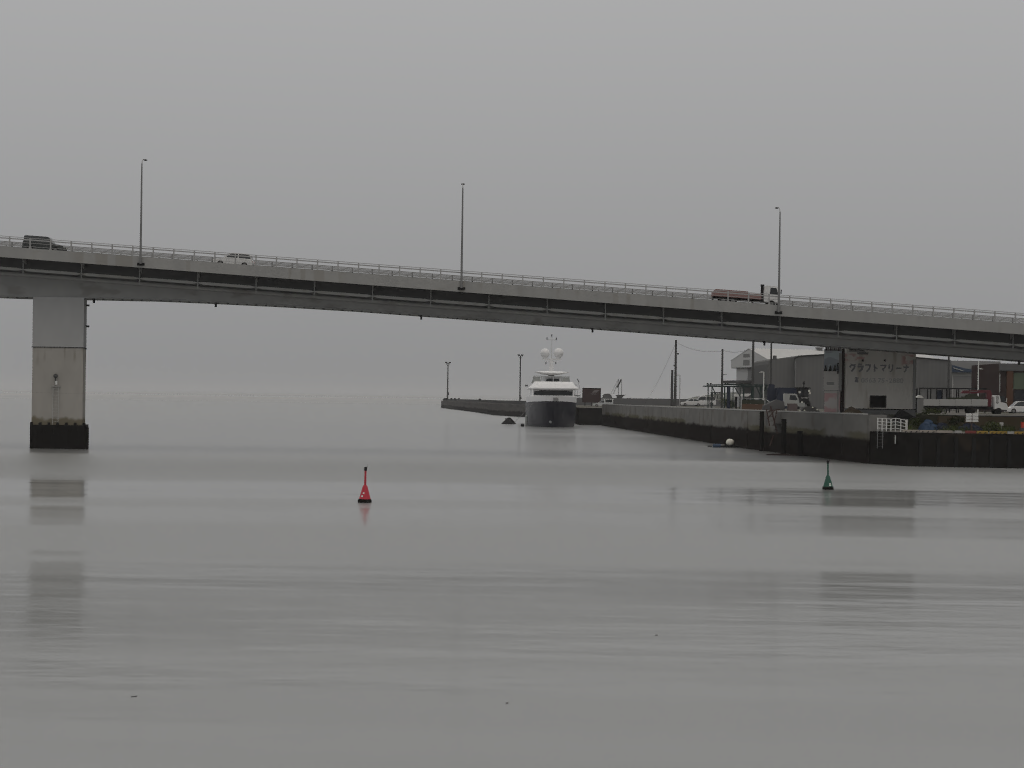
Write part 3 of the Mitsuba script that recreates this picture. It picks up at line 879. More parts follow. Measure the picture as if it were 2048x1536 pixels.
part(ya, 'anchor', cat(ball((XC - 0.45, YB0 - 3.0, 1.05), 0.28, 1.2), bar((XC - 0.45, YB0 - 2.8, 1.2), (XC - 0.45, YB0 - 4.2, 4.2), 0.06)), 'steel_bare', True)
flag = bar((X(1160, 432), 432, zc(778, 432)), (X(1154, 432), 432, zc(756, 432)), 0.06)
fk = part(ya, 'flag_staff', flag, 'pole_grey')
part(fk, 'flag', ext([(X(1156, 432), zc(763, 432)), (X(1159, 432), zc(764, 432)), (X(1155, 432), zc(757, 432)), (X(1153, 432), zc(758, 432))], 431.9, 431.95), 'mid_grey')
xx, zz = at(1045, 843.6, 404)
fe = thing('fender', 'round black fender afloat beside the yacht bow', 'fender')
put(fe, ball((xx, 404, 0.25), 0.36), 'rubber', True)
fe2 = thing('fender', 'pale grey fender float hanging at the side of the navy hull', 'fender')
xx, zz = at(1053, 835, 410)
put(fe2, cat(tube([(xx, 410, 0.2), (xx, 410, 2.0)], 0.3, 10), ball((xx, 410, 2.0), 0.3), ball((xx, 410, 0.25), 0.3)), 'tank_grey', 40)
cl = thing('mooring_line', 'thin mooring line running from the yacht bow to the water', 'rope')
put(cl, tube([(XC - 3.8, YB0 + 2, 4.8), (XC - 6.3, YB0 + 2, 2.2), (XC - 8.2, YB0 + 2, 0.3)], 0.035, 5), 'mid_grey')
# mooring buoy left of the bow
xb, zb = at(1019, 847.5, 430)
mb = thing('mooring_buoy', 'dark cone shaped mooring buoy floating near the yacht bow', 'buoy')
yb = 4000 * H / (848 - 796.2 - ROLL * (1019 - 1024))
xb = X(1019, yb)
cone = lathe([(0, -0.3), (1.45, -0.3), (1.55, 0.05), (1.3, 0.35), (0.35, 1.35), (0.0, 1.45)], (xb, yb, 0), 28)
cone.vertices[:, 0] = np.where(cone.vertices[:, 0] < xb, xb + (cone.vertices[:, 0] - xb) * 1.12, cone.vertices[:, 0])
part(mb, 'float', cone, 'dark', 40)
part(mb, 'ring', cat(ball((xb - 0.75, yb - 0.3, 1.15), 0.16), bar((xb - 0.75, yb - 0.3, 0.6), (xb - 0.75, yb - 0.3, 1.1), 0.05)), 'dark_grey', True)

# ------------------------------------------------------------------ channel buoys
def buoy(name, lab, px, py, paint, tilt, band):
    k = thing(name, lab, 'buoy')
    Y_ = 4000 * H / (py - 796.2 - ROLL * (px - 1024))
    c = np.array([X(px, Y_, py), Y_, 0.0])
    R = trimesh.transformations.rotation_matrix(math.radians(tilt), [0, 1, 0], c)
    mv = lambda m: (m.apply_transform(R), m)[1]
    part(k, 'float', mv(lathe([(0, -0.25), (0.30, -0.25), (0.37, -0.04), (0.37, 0.13), (0.33, 0.185), (0, 0.19)], c, 28)), 'black_growth', 40)
    part(k, 'body', mv(lathe([(0, 0.192), (0.315, 0.192), (0.30, 0.24), (0.13, 0.86), (0.085, 0.93), (0, 0.93)], c, 28)), paint, 40)
    part(k, 'mast', mv(lathe([(0, 0.932), (0.058, 0.932), (0.055, 1.70), (0, 1.70)], c, 14)), paint, 40)
    part(k, 'lantern', mv(cat(lathe([(0, 1.702), (0.075, 1.702), (0.075, 1.86), (0.05, 1.9), (0, 1.9)], c, 14))), 'dark', 40)
    part(k, 'spike', mv(bar(c + (0.075, 0, 1.80), c + (0.085, 0, 2.02), 0.018)), 'dark')
    marks = []
    for dx, z0, w, h in band:
        rr = 0.315 - (z0 - 0.192) * 0.275
        a = math.atan2(-math.sqrt(max(0.0, rr * rr - dx * dx)), dx)
        for i in range(3):
            aa = a + (i - 1) * w / rr / 3
            p0 = c + (math.cos(aa) * (rr + 0.004), math.sin(aa) * (rr + 0.004), z0)
            p1 = c + (math.cos(aa) * (rr - h * 0.275 + 0.004), math.sin(aa) * (rr - h * 0.275 + 0.004), z0 + h)
            marks.append(bar(p0, p1, w / 3.0, 0.006))
    part(k, 'number_plate', mv(cat(marks)), 'white')
    return k


buoy('channel_buoy', 'red cone shaped channel buoy with a thin mast', 729.5, 1005, 'red_buoy', 0.6, [(-0.14, 0.30, 0.12, 0.09), (-0.06, 0.47, 0.09, 0.08)])
buoy('channel_buoy', 'green cone shaped channel buoy leaning slightly below the dark quay', 1656, 979, 'green_buoy', -1.0, [(0.10, 0.24, 0.14, 0.10), (0.09, 0.38, 0.12, 0.05)])
# drifting scraps
for px, py, w, lab in ((1313, 1271, .055, 'small dark scrap drifting on open water below the yacht'), (1014, 1407, .03, 'tiny dark speck of driftwood, lowest on the water'), (268, 1394, .10, 'thin dark twig drifting below the reflection of the pier')):
    Y_ = 4000 * H / (py - 796.2 - ROLL * (px - 1024))
    single('driftwood', rough(bar((X(px, Y_, py) - w / 2, Y_, 0.01), (X(px, Y_, py) + w / 2, Y_ + 0.04, 0.012), 0.03, 0.015).subdivide(), 0.004, 9.0, px), 'mid_grey', lab, 'driftwood', group='scraps drifting on the water')

# ------------------------------------------------------------------ sheet-clad hall and tower beside the bridge
YH = 209.6


def corrugated(x0, x1, y, z0, z1, pitch=0.18, amp=0.022):
    """A ribbed sheet in the xz plane facing the water."""
    n = int((x1 - x0) / pitch * 4)
    xs_ = np.linspace(x0, x1, n)
    prof = np.tile([0, 1, 1, 0], n // 4 + 1)[:n] * amp
    v = np.vstack([np.stack([xs_, y - prof, np.full(n, z0)], 1), np.stack([xs_, y - prof, np.full(n, z1)], 1)])
    f = []
    for i in range(n - 1):
        f += [[i, i + 1, n + i + 1], [i, n + i + 1, n + i]]
    return trimesh.Trimesh(v, f, process=False)


hx0, hx1 = X(1692, YH, 760), X(1831, YH, 760)
hz0, hz1 = Z(1760, 817.5, YH), 11.6
ha = thing('boat_hall', 'tall corrugated sheet hall with faded dark lettering under the bridge', 'building')
part(ha, 'core', box(hx0, hx1, YH + 0.06, YH + 9, ZQ, hz1 - 0.02), 'old_sheet')
dx0, dx1, dz0, dz1 = X(1740.5, YH), X(1771.5, YH), Z(1755, 815.5, YH), Z(1755, 792, YH)
seam = Z(1760, 781, YH)
for i, (a, b, z0, z1) in enumerate(((hx0, dx0, hz0, seam - 0.01), (dx0, dx1, dz1, seam - 0.01), (dx1, hx1, hz0, seam - 0.01), (hx0, hx0 + 2.5, seam + 0.01, hz1), (hx0 + 2.52, hx0 + 5.0, seam + 0.02, hz1), (hx0 + 5.02, hx1, seam + 0.01, hz1))):
    part(ha, 'sheet', corrugated(a, b, YH - 0.004 * (i % 2), z0, z1), 'old_sheet')
part(ha, 'seam', box(hx0, hx1, YH - 0.034, YH + 0.03, seam - 0.035, seam - 0.005), 'old_sheet')
part(ha, 'plinth', box(hx0 - 0.05, hx1 + 0.05, YH - 0.03, YH + 0.055, ZQ - 0.5, hz0 - 0.09), 'mid_grey')
part(ha, 'sill_beam', box(hx0 - 0.1, hx1 + 0.1, YH - 0.12, YH + 0.055, hz0 - 0.087, hz0 - 0.003), 'dark')
part(ha, 'opening', box(dx0, dx1, YH + 0.035, YH + 0.058, dz0, dz1), 'black_growth', label='black square opening in the sheet wall')
part(ha, 'opening_frame', cat(box(dx0 - 0.06, dx0, YH - 0.05, YH + 0.05, dz0, dz1), box(dx1, dx1 + 0.06, YH - 0.05, YH + 0.05, dz0, dz1), box(dx0 - 0.06, dx1 + 0.06, YH - 0.05, YH + 0.05, dz1, dz1 + 0.06)), 'dark_grey')
part(ha, 'corner_strip', box(hx1 - 0.28, hx1 + 0.04, YH - 0.06, YH - 0.027, hz0, hz1 - 1.2), 'pale')
part(ha, 'window', box(X(1697, YH), X(1727.5, YH), YH - 0.03, YH - 0.022, Z(1710, 701, YH), Z(1710, 694, YH)), 'dark')
part(ha, 'window_sill', box(X(1696, YH), X(1728, YH), YH - 0.08, YH - 0.026, Z(1710, 704, YH), Z(1710, 701.3, YH)), 'pale')
part(ha, 'patch_board', box(X(1713, YH), X(1735, YH), YH - 0.03, YH - 0.024, Z(1724, 709, YH), Z(1724, 704.5, YH)), 'warehouse_dim')
for a in (1768, 1724):
    part(ha, 'wall_lamp', box(X(a, YH) - 0.09, X(a, YH) + 0.09, YH - 0.2, YH - 0.03, Z(a, 723, YH), Z(a, 719, YH)), 'dark')
# the characters of the sign: ku ra fu to ma ri - na
KANA = {'ku': [[(.38, 1), (.30, .78), (.10, .55)], [(.34, .82), (.86, .82), (.74, .42), (.52, .15), (.30, 0)]],
        'ra': [[(.2, .95), (.8, .95)], [(.1, .65), (.88, .65), (.76, .30), (.55, .10), (.3, 0)]],
        'fu': [[(.1, .88), (.86, .88), (.76, .45), (.56, .18), (.28, 0)]],
        'to': [[(.35, 1), (.35, 0)], [(.35, .62), (.80, .40)]],
        'ma': [[(.08, .86), (.90, .86), (.74, .58), (.46, .32)], [(.34, .45), (.62, .08)]],
        'ri': [[(.24, .95), (.24, .42)], [(.76, 1), (.76, .45), (.62, .15), (.36, 0)]],
        'bar': [[(.08, .5), (.92, .5)]],
        'na': [[(.08, .66), (.92, .66)], [(.52, 1), (.52, .55), (.42, .25), (.18, 0)]]}


def kana(strokes, x0, z0, w, h, y, pen=0.085):
    u = unary_union([LineString([(x0 + a * w, z0 + b * h) for a, b in s]).buffer(pen, cap_style=2, join_style=2) for s in strokes])
    return cat([ext(g, y - 0.012, y) for g in getattr(u, 'geoms', [u])])


tx0, tx1 = X(1696, YH), X(1819, YH)
tz0, tz1 = Z(1757, 743.5, YH), Z(1757, 728.5, YH)
for i, c in enumerate(('ku', 'ra', 'fu', 'to', 'ma', 'ri', 'bar', 'na')):
    w = (tx1 - tx0) / 8
    part(ha, 'letter', kana(KANA[c], tx0 + i * w + 0.06, tz0, w * 0.86, tz1 - tz0, YH - 0.028, 0.10 if i < 2 else 0.075), 'faded_ink')
# telephone sign and number
q0, q1, q2 = X(1709, YH), Z(1712, 764.5, YH), Z(1712, 754, YH)
ph = [ext([(q0, q1), (q0 + .36, q1), (q0 + .36, q1 + .26), (q0 + .25, q1 + .38), (q0 + .11, q1 + .38), (q0, q1 + .26)], YH - 0.04, YH - 0.028), ext([(q0 - .05, q1 + .38), (q0 + .41, q1 + .38), (q0 + .36, q1 + .52), (q0, q1 + .52)], YH - 0.04, YH - 0.028)]
part(ha, 'phone_sign', cat(ph), 'faded_ink')
tm = meshkit.text_mesh('0563 75-2880', 0.46, 0.012, bold=True)
v = tm.vertices
sx = (X(1806, YH) - X(1722, YH)) / (v[:, 0].max() - v[:, 0].min())
tm = trimesh.Trimesh(np.stack([X(1722, YH) + (v[:, 0] - v[:, 0].min()) * sx, YH - 0.028 - v[:, 2], q1 + v[:, 1]], 1), tm.faces[:, ::-1] if False else tm.faces, process=False)
part(ha, 'number_lettering', tm, 'ink_faint')

YT = 210.2


def tbox(x0, x1, y0, y1, z0, z1):
    m = box(x0, x1, y0, y1, z0, z1)
    m.vertices[:, 0] += (m.vertices[:, 1] - YT) * 0.17
    return m

ta, tb, tc = X(1647.5, YT, 760), X(1683, YT, 760), X(1691, YT, 760)
to = thing('stair_tower', 'narrow pale tower with three dark vents beside the corrugated hall', 'building')
z_led = Z(1665, 781, YT)
part(to, 'wall', tbox(ta, tb, YT, YT + 5, z_led, 11.3), 'tower_sheet')
part(to, 'return_wall', tbox(tb + 0.003, tc + 0.1, YT + 0.5, YT + 5, ZQ, 11.4), 'brown_dark')
part(to, 'lower_wall', tbox(ta + 0.08, tb - 0.12, YT + 0.1, YT + 5, ZQ - 0.1, z_led - 0.003), 'tower_sheet')
part(to, 'ledge', box(ta - 0.05, tb + 0.02, YT - 0.08, YT - 0.003, z_led - 0.05, z_led), 'mid_grey')
part(to, 'edge_strip', box(tb - 0.30, tb + 0.01, YT - 0.05, YT - 0.003, z_led + 0.01, 10.9), 'pale')
for i in range(4):
    a = ta + 0.22 + i * 0.44
    part(to, 'louvre', box(a - 0.1, a + 0.1, YT - 0.05, YT - 0.003, Z(1665, 701.5, YT), Z(1665, 690, YT)), 'brown_dark')
    part(to, 'louvre_bar', box(a + 0.12, a + 0.30, YT - 0.06, YT - 0.003, Z(1665, 701.5, YT), Z(1665, 690, YT)), 'warehouse_dim')
for px in (1650.5, 1659.6, 1668.8):
    a, b = at(px, 736.5, YT)
    m = cat(ext([(a - 0.17, b - 0.30), (a + 0.16, b - 0.30), (a + 0.12, b + 0.05), (a + 0.03, b + 0.36), (a - 0.04, b + 0.1)], YT - 0.22, YT - 0.004))
    part(to, 'vent_cowl', m, 'dark')
a, b = at(1675.5, 726, YT)
part(to, 'downpipe', box(a - 0.06, a + 0.06, YT - 0.16, YT - 0.055, Z(1675, 748, YT), b), 'dark')
part(to, 'name_plate', box(X(1653, YT), X(1668, YT), YT - 0.02, YT - 0.004, Z(1660, 770, YT), Z(1660, 764, YT)), 'pale')
part(to, 'white_pipe', box(X(1674.5, YT), X(1677, YT), YT - 0.05, YT + 0.05, ZQ, Z(1675, 783, YT)), 'dull_white')

# ------------------------------------------------------------------ big grey hall, white warehouse and the sheds behind
YG = 352.0
gz = lambda px, py: Z(px, py, YG)
gh = thing('grey_hall', 'large grey gabled hall of ribbed sheets behind the corrugated hall', 'building')
left = [(X(1592, YG), ZQ), (X(1537, YG), ZQ), (X(1537, YG), gz(1537, 728)), (X(1539, YG), gz(1539, 721)), (X(1545, YG), gz(1545, 717.5)), (X(1592, YG), gz(1592, 714.5))]
main = [(X(1904, YG), ZQ), (X(1590, YG), ZQ), (X(1590, YG), gz(1590, 722)), (X(1592, YG), gz(1592, 716)), (X(1597, YG), gz(1597, 713)), (X(1720, YG), gz(1720, 706)), (X(1899, YG), gz(1899, 722)), (X(1903, YG), gz(1903, 731))]
part(gh, 'side_bay', ext(left, YG + 1.5, YG + 24), 'hall_sheet')
part(gh, 'main_bay', ext(main, YG, YG + 25), 'hall_sheet')
part(gh, 'corner_trim', box(X(1589.5, YG), X(1591.2, YG), YG - 0.08, YG - 0.004, ZQ, gz(1590, 722)), 'mid_grey')
part(gh, 'roof', ext([(X(1590, YG), gz(1592, 715.2)), (X(1597, YG), gz(1597, 712)), (X(1720, YG), gz(1720, 705)), (X(1900, YG), gz(1900, 721)), (X(1900, YG), gz(1900, 720)), (X(1720, YG), gz(1720, 703.8)), (X(1597, YG), gz(1597, 710.8)), (X(1590, YG), gz(1592, 714.2))], YG - 0.3, YG + 25.3), 'soft_grey')

L_, R_ = np.array([X(1461, 432), 432.0]), np.array([X(1534, 412), 412.0])
gdir = (R_ - L_) / np.linalg.norm(R_ - L_)
ddir = np.array([-gdir[1], gdir[0]])
GW = np.linalg.norm(R_ - L_)


def wpt(a, b, z):
    q = L_ + gdir * a + ddir * b
    return np.array([q[0], q[1], z])


def whbox(a0, a1, b0, b1, z0, z1):
    return trimesh.convex.convex_hull(np.array([wpt(a, b, z) for a in (a0, a1) for b in (b0, b1) for z in (z0, z1)]))


ez, rz = 14.45, 16.75
wh = thing('white_warehouse', 'tall white gabled warehouse rising behind the boat rack', 'building')
part(wh, 'gable_block', trimesh.convex.convex_hull(np.array([wpt(a, b, z) for b in (0, 40) for a, z in ((0, 12.9), (GW, 12.9), (0, ez), (GW, ez), (GW / 2, rz))])), 'warehouse_white')
part(wh, 'wall', whbox(1.2, GW - 1.2, 0.8, 39, ZQ, 12.897), 'warehouse_white')
for s in (0, 1):
    a0, a1 = (-0.1, GW / 2) if s == 0 else (GW + 0.1, GW / 2)
    z0 = ez - 0.1
    part(wh, 'roof', trimesh.convex.convex_hull(np.array([wpt(a, b, z + dz) for b in (-0.08, 40.1) for a, z in ((a0, z0), (a1, rz + 0.02)) for dz in (0.02, 0.14)])), 'warehouse_white')
part(wh, 'soffit', whbox(0.1, GW - 0.1, 0.1, 30, 12.78, 12.89), 'dark_grey')
part(wh, 'gable_vent', whbox(7.2, 10.8, -0.06, -0.004, 15.0, 15.75), 'warehouse_dim')
part(wh, 'gable_vent', whbox(7.2, 10.8, -0.05, -0.004, 13.3, 14.5), 'warehouse_dim')
part(wh, 'recess_shade_panel', whbox(8.0, 13.0, 0.70, 0.79, 7.0, 12.7), 'warehouse_dim')  # flat dim panel on the wall, its colour standing in for recess shadow
part(wh, 'canopy', whbox(0.0, 11.0, -2.2, 0.69, 9.5, 10.1), 'dark_grey')
part(wh, 'stair', cat(*[whbox(9.0 + i * 0.5, 9.5 + i * 0.5, -1.2, 0.68, 8.8 - i * 0.45, 9.45 - i * 0.45) for i in range(8)]), 'dark_grey')
part(wh, 'roller_door', whbox(7.6, 12.0, 0.72, 0.795, ZQ, 6.9), 'warehouse_dim')
a = wpt(GW / 2, 16.0, rz)
part(wh, 'roof_vent', cat(box(a[0] - 0.5, a[0] + 0.5, a[1] - 1, a[1] + 1, rz - 0.7, rz + 0.45), box(a[0] - 0.72, a[0] + 0.72, a[1] - 1.3, a[1] + 1.3, rz + 0.453, rz + 0.68)), 'warehouse_dim')
part(wh, 'downpipe', whbox(GW - 1.18, GW - 1.0, 0.72, 0.79, ZQ, 12.7), 'warehouse_dim')

YS = 385.0
sh = thing('blue_roof_shed', 'pale shed with a blue roof beside the grey hall', 'building')
part(sh, 'wall', box(X(1890, YS), X(1979, YS), YS, YS + 14, ZQ, Z(1940, 745, YS)), 'pale')
rf = [(X(1886, YS), Z(1886, 727, YS)), (X(1905, YS), Z(1905, 731, YS)), (X(1930, YS), Z(1930, 737.5, YS)), (X(1948, YS), Z(1948, 739.5, YS)), (X(1982, YS), Z(1982, 740, YS)), (X(1982, YS), Z(1982, 745, YS)), (X(1886, YS), Z(1886, 744.5, YS))]
part(sh, 'roof', ext(rf, YS - 0.8, YS + 15), 'blue_roof')
part(sh, 'roof_flashing', bar((X(1903, YS), YS - 0.9, Z(1903, 735.5, YS)), (X(1924, YS), YS - 0.9, Z(1924, 742, YS)), 0.12), 'dull_white')
part(sh, 'shutter', box(X(1906, YS), X(1972, YS), YS - 0.06, YS - 0.004, ZQ, Z(1940, 752, YS)), 'warehouse_dim')
YP = 620.0
single('storehouse', box(X(1902, YP), X(2000, YP), YP, YP + 30, ZL, Z(1950, 722, YP)), 'mid_grey', 'hazy flat roofed grey storehouse far behind the blue roof', 'building')
YO = 318.0
bb = thing('brown_building', 'brown brick building with dark openings at the end of the yard', 'building')
oz = lambda py: Z(2020, py, YO)
part(bb, 'wall', box(X(2000, YO), X(2110, YO), YO + 0.4, YO + 20, ZQ, oz(727)), 'brown_dark')
part(bb, 'pillar', box(X(2013, YO), X(2025.5, YO), YO - 0.1, YO + 0.397, ZQ, oz(742)), 'brick_brown')
part(bb, 'pillar', box(X(2062, YO), X(2074, YO), YO - 0.1, YO + 0.397, ZQ, oz(742)), 'brick_brown')
part(bb, 'fascia', box(X(1998, YO), X(2112, YO), YO - 0.2, YO + 0.397, oz(741.5), oz(727)), 'soft_grey')
part(bb, 'sign_panel', box(X(2027, YO), X(2060, YO), YO + 0.2, YO + 0.397, oz(778), oz(745)), 'green_sheet')
part(bb, 'doorway', box(X(2030, YO), X(2058, YO), YO + 0.3, YO + 0.397, ZQ, oz(780)), 'ink')
part(bb, 'pipe', box(X(1999, YO), X(2000.2, YO), YO + 0.1, YO + 0.397, oz(785), oz(748)), 'pale')
dk = thing('dark_silo', 'dark boxy stack with a wide cap between shed and brown building', 'building')
YD = 335.0
part(dk, 'body', box(X(1980, YD), X(1999, YD), YD, YD + 6, ZQ, Z(1990, 744, YD)), 'dark')
part(dk, 'cap', ext([(X(1972, YD), Z(1972, 743.7, YD)), (X(2003, YD), Z(2003, 743.7, YD)), (X(2003, YD), Z(2003, 728, YD)), (X(1984, YD), Z(1984, 729, YD)), (X(1974, YD), Z(1974, 735, YD))], YD - 0.6, YD + 7), 'dark_grey')

# ------------------------------------------------------------------ poles, lamps and wires
def pole(name, lab, category, px, py, Y_, r0, r1, m_, group=None, zb=ZQ):
    k = thing(name, lab, category, group)
    x0, z1 = at(px, py, Y_)
    part(k, 'pole', tube([(x0, Y_, zb - 0.1), (x0, Y_, z1)], (r0, r1), 10), m_, 40)
    return k, x0, z1


k, x0, z1 = pole('utility_pole', 'tall dark utility pole beside a short one near the white cars', 'utility pole', 1352, 680, 400, 0.30, 0.20, 'pole_dark')
part(k, 'step_bolt', cat(box(x0 - 0.45, x0 - 0.2, 399.9, 400.1, Z(1352, 732, 400), Z(1352, 730, 400)), box(x0 + 0.25, x0 + 0.6, 399.8, 400.2, Z(1352, 709, 400), Z(1352, 706, 400))), 'dark_grey')
pole('utility_pole', 'short dark timber pole standing close to the tall utility pole', 'utility pole', 1344.5, 740, 400, 0.30, 0.22, 'pole_dark')
k, x2, z2 = pole('utility_pole', 'dark utility pole rising in front of the boat rack', 'utility pole', 1445, 698, 330, 0.20, 0.15, 'pole_dark')
part(k, 'lamp_arm', bar((x2, 330, Z(1445, 750, 330)), (x2 + 0.7, 330, Z(1445, 748.5, 330)), 0.1), 'pole_dark')
k, x3, z3 = pole('utility_pole', 'thick dark utility pole in front of the white warehouse', 'utility pole', 1507, 655, 300, 0.21, 0.16, 'pole_dark')
part(k, 'stay_guard', tube([(x3, 299.7, ZQ), (x3 - 0.05, 299.7, Z(1507, 772, 300))], 0.24, 8), 'rack_green')
k, x4, z4 = pole('utility_pole', 'thin dark utility pole at the corner of the grey hall', 'utility pole', 1543, 660, 345, 0.19, 0.14, 'pole_dark')
part(k, 'transformer', lathe([(0, 0), (0.34, 0), (0.34, 0.75), (0, 0.8)], (x4 + 0.6, 344.8, Z(1548, 720, 345)), 14), 'soft_grey', 40)
pole('utility_pole', 'dark utility pole seen above the end of the grey hall roof', 'utility pole', 1898, 690, 349, 0.19, 0.15, 'pole_dark')
wr = thing('overhead_wires', 'thin overhead wires strung between the utility poles', 'wire', kind=None)


def sag(p, q, d, n=12):
    t = np.linspace(0, 1, n)[:, None]
    pts = np.asarray(p) * (1 - t) + np.asarray(q) * t
    pts[:, 2] -= 4 * d * (t * (1 - t))[:, 0]
    return pts


part(wr, 'wire', tube(sag((x0, 400, z1 - 0.4), (x2, 330, z2 - 0.3), 0.8), 0.022, 4), 'wire')
part(wr, 'wire', tube(sag((x2, 330, z2 - 0.2), (x3, 300, z3 - 3.0), 0.5), 0.02, 4), 'wire')
part(wr, 'wire', tube(sag((x3, 300, z3 - 1.0), (x4, 345, z4 - 1.0), 0.3), 0.02, 4), 'wire')
part(wr, 'wire', tube(sag((x0, 400, z1 - 0.5), (X(1290, 520), 520, ZL + 1.0), 0.8), 0.022, 4), 'wire')
# white lamps of the yard
for px, py, Y_, sd, lab in ((1527.5, 744, 298, -1, 'slim white lamp post with a short arm before the white warehouse'), (1957, 722, 262, 1, 'slim white lamp post rising behind the six plate sign'),
                            (1360, 750, 408, -1, 'faint thin lamp post just beside the tall utility pole')):
    k, xl, zl = pole('yard_lamp', lab, 'lamp post', px, py, Y_, 0.095, 0.075, 'white' if px > 1400 else 'grey_rail', 'thin lamp posts of the yard', 4.3)
    s = Y_ / 4000
    za = zl - (0.0 if sd < 0 else 15 * s)
    part(k, 'arm', bar((xl, Y_, za), (xl + sd * 6 * s, Y_, za + 0.5 * s), 0.07), 'white')
    part(k, 'lamp_head', box(min(xl + sd * 3 * s, xl + sd * 9 * s), max(xl + sd * 3 * s, xl + sd * 9 * s), Y_ - 0.15, Y_ + 0.15, za - 1.6 * s, za - 0.3 * s), 'dull_white')

# ------------------------------------------------------------------ boat rack of green steel
rk = thing('boat_rack', 'dark green steel boat rack of posts, beams and braces', 'boat rack')
YK = 305.0
kz = lambda px, py: Z(px, py, YK)
part(rk, 'beam', bar((X(1413, YK), YK, kz(1413, 770)), (X(1452, YK), YK, kz(1452, 769.5)), 0.18), 'rack_green')
part(rk, 'beam', bar((X(1452, YK), YK, kz(1452, 769)), (X(1535, YK), YK, kz(1535, 770.5)), 0.22), 'rack_green')
part(rk, 'beam', bar((X(1413, YK), YK + 6, kz(1413, 772)), (X(1535, YK), YK + 6, kz(1535, 773)), 0.18), 'rack_green')
for px, w, m_ in ((1416, .16, 'rack_green'), (1423.5, .12, 'rack_green'), (1449, .16, 'rack_green'), (1457, .5, 'rack_blue'), (1466, .12, 'rack_green'), (1480, .14, 'rack_green'), (1487, .2, 'rack_green'), (1521, .34, 'rack_green'), (1532, .16, 'rack_green')):
    part(rk, 'post', box(X(px, YK) - w / 2, X(px, YK) + w / 2, YK - 0.14, YK + 0.14, ZQ, kz(px, 772)), m_)
for a, b, c, d in ((1468, 772, 1480, 792), (1512, 771, 1522, 795), (1524, 795, 1532, 772), (1424, 773, 1432, 790)):
    part(rk, 'brace', bar((X(a, YK), YK + 0.25, kz(a, b)), (X(c, YK), YK + 0.25, kz(c, d)), 0.14), 'rack_green')
for px in (1415, 1421, 1450, 1455):
    part(rk, 'cap_roller', box(X(px, YK) - 0.1, X(px, YK) + 0.1, YK - 0.2, YK + 0.2, kz(px, 768.5), kz(px, 766)), 'rack_green')
part(rk, 'rail', bar((X(1425, YK), YK + 3, kz(1425, 785)), (X(1446, YK), YK + 3, kz(1446, 785)), 0.14), 'dark_grey')
for i in range(7):
    px = 1426 + i * 3.2
    part(rk, 'slat', box(X(px, YK) - 0.06, X(px, YK) + 0.06, YK + 2.9, YK + 3.0, kz(px, 798), kz(px, 785)), 'dark_grey')
bo = thing('stored_boat', 'white boat hull stored low inside the green rack', 'boat')
YQ = 315.0
hullp = [(X(1466, YQ), Z(1466, 790, YQ)), (X(1500, YQ), Z(1500, 789, YQ)), (X(1503, YQ), Z(1503, 786, YQ)), (X(1492, YQ), Z(1492, 788, YQ)), (X(1466, YQ), Z(1466, 788, YQ))]
part(bo, 'hull', ext([(X(1465, YQ), Z(1465, 788, YQ)), (X(1468, YQ), Z(1468, 793, YQ)), (X(1496, YQ), Z(1496, 793, YQ)), (X(1504, YQ), Z(1504, 787, YQ))], YQ, YQ + 2), 'white')
part(bo, 'keel_block', cat(box(X(1472, YQ), X(1475, YQ), YQ + 0.5, YQ + 1.5, ZQ, Z(1473, 793.2, YQ)), box(X(1490, YQ), X(1493, YQ), YQ + 0.5, YQ + 1.5, ZQ, Z(1491, 793.2, YQ))), 'dark')

# containers and plant in the yard
YC = 335.0
ct = thing('container', 'dark blue box container standing before the grey hall', 'container')
part(ct, 'body', box(X(1556, YC), X(1596, YC), YC, YC + 2.4, ZQ, Z(1575, 775.5, YC)), 'rack_blue')
part(ct, 'top_rail', cat(box(X(1556, YC), X(1596, YC), YC - 0.06, YC - 0.003, Z(1575, 777.5, YC), Z(1575, 775.5, YC)), *[box(X(1556, YC) + i * 0.42, X(1556, YC) + i * 0.42 + 0.12, YC - 0.05, YC - 0.003, ZQ, Z(1575, 777.7, YC)) for i in range(8)]), 'rack_blue')
ct = thing('container', 'dark blue stacked boxes between the lamp post and the container', 'container')
part(ct, 'body', box(X(1537, YC + 3), X(1552, YC + 3), YC + 3, YC + 5, ZQ, Z(1545, 776, YC)), 'rack_blue')
part(ct, 'top_box', box(X(1539, YC + 3), X(1549, YC + 3), YC + 3.2, YC + 4.8, Z(1545, 775.9, YC), Z(1545, 768, YC)), 'rack_blue')
# heavy dark loader, head on
YL = 322.0
ld = thing('loader', 'dark heavy loader seen head on with pale lamps and a tall exhaust', 'loader')
lx0, lx1 = X(1597, YL), X(1617, YL)
part(ld, 'cab', box(lx0, lx1, YL, YL + 2.5, Z(1605, 797, YL), Z(1605, 777, YL)), 'dark')
part(ld, 'bonnet', box(lx0 + 0.1, lx1 - 0.1, YL - 1.0, YL - 0.003, Z(1605, 809, YL), Z(1605, 795, YL)), 'dark')
part(ld, 'roof', box(lx0 - 0.3, lx1 + 0.3, YL - 0.2, YL + 2.6, Z(1605, 776.8, YL), Z(1605, 774.5, YL)), 'dark')
part(ld, 'windscreen', box(lx0 + 0.15, lx1 - 0.15, YL - 0.03, YL - 0.004, Z(1605, 793, YL), Z(1605, 779, YL)), 'car_glass')
part(ld, 'exhaust', cat(box(X(1606.5, YL) - 0.08, X(1606.5, YL) + 0.08, YL - 0.4, YL - 0.25, Z(1606, 795, YL), Z(1606, 765, YL)), box(X(1606.5, YL) - 0.16, X(1606.5, YL) + 0.16, YL - 0.45, YL - 0.2, Z(1606, 769, YL), Z(1606, 763, YL))), 'dark')
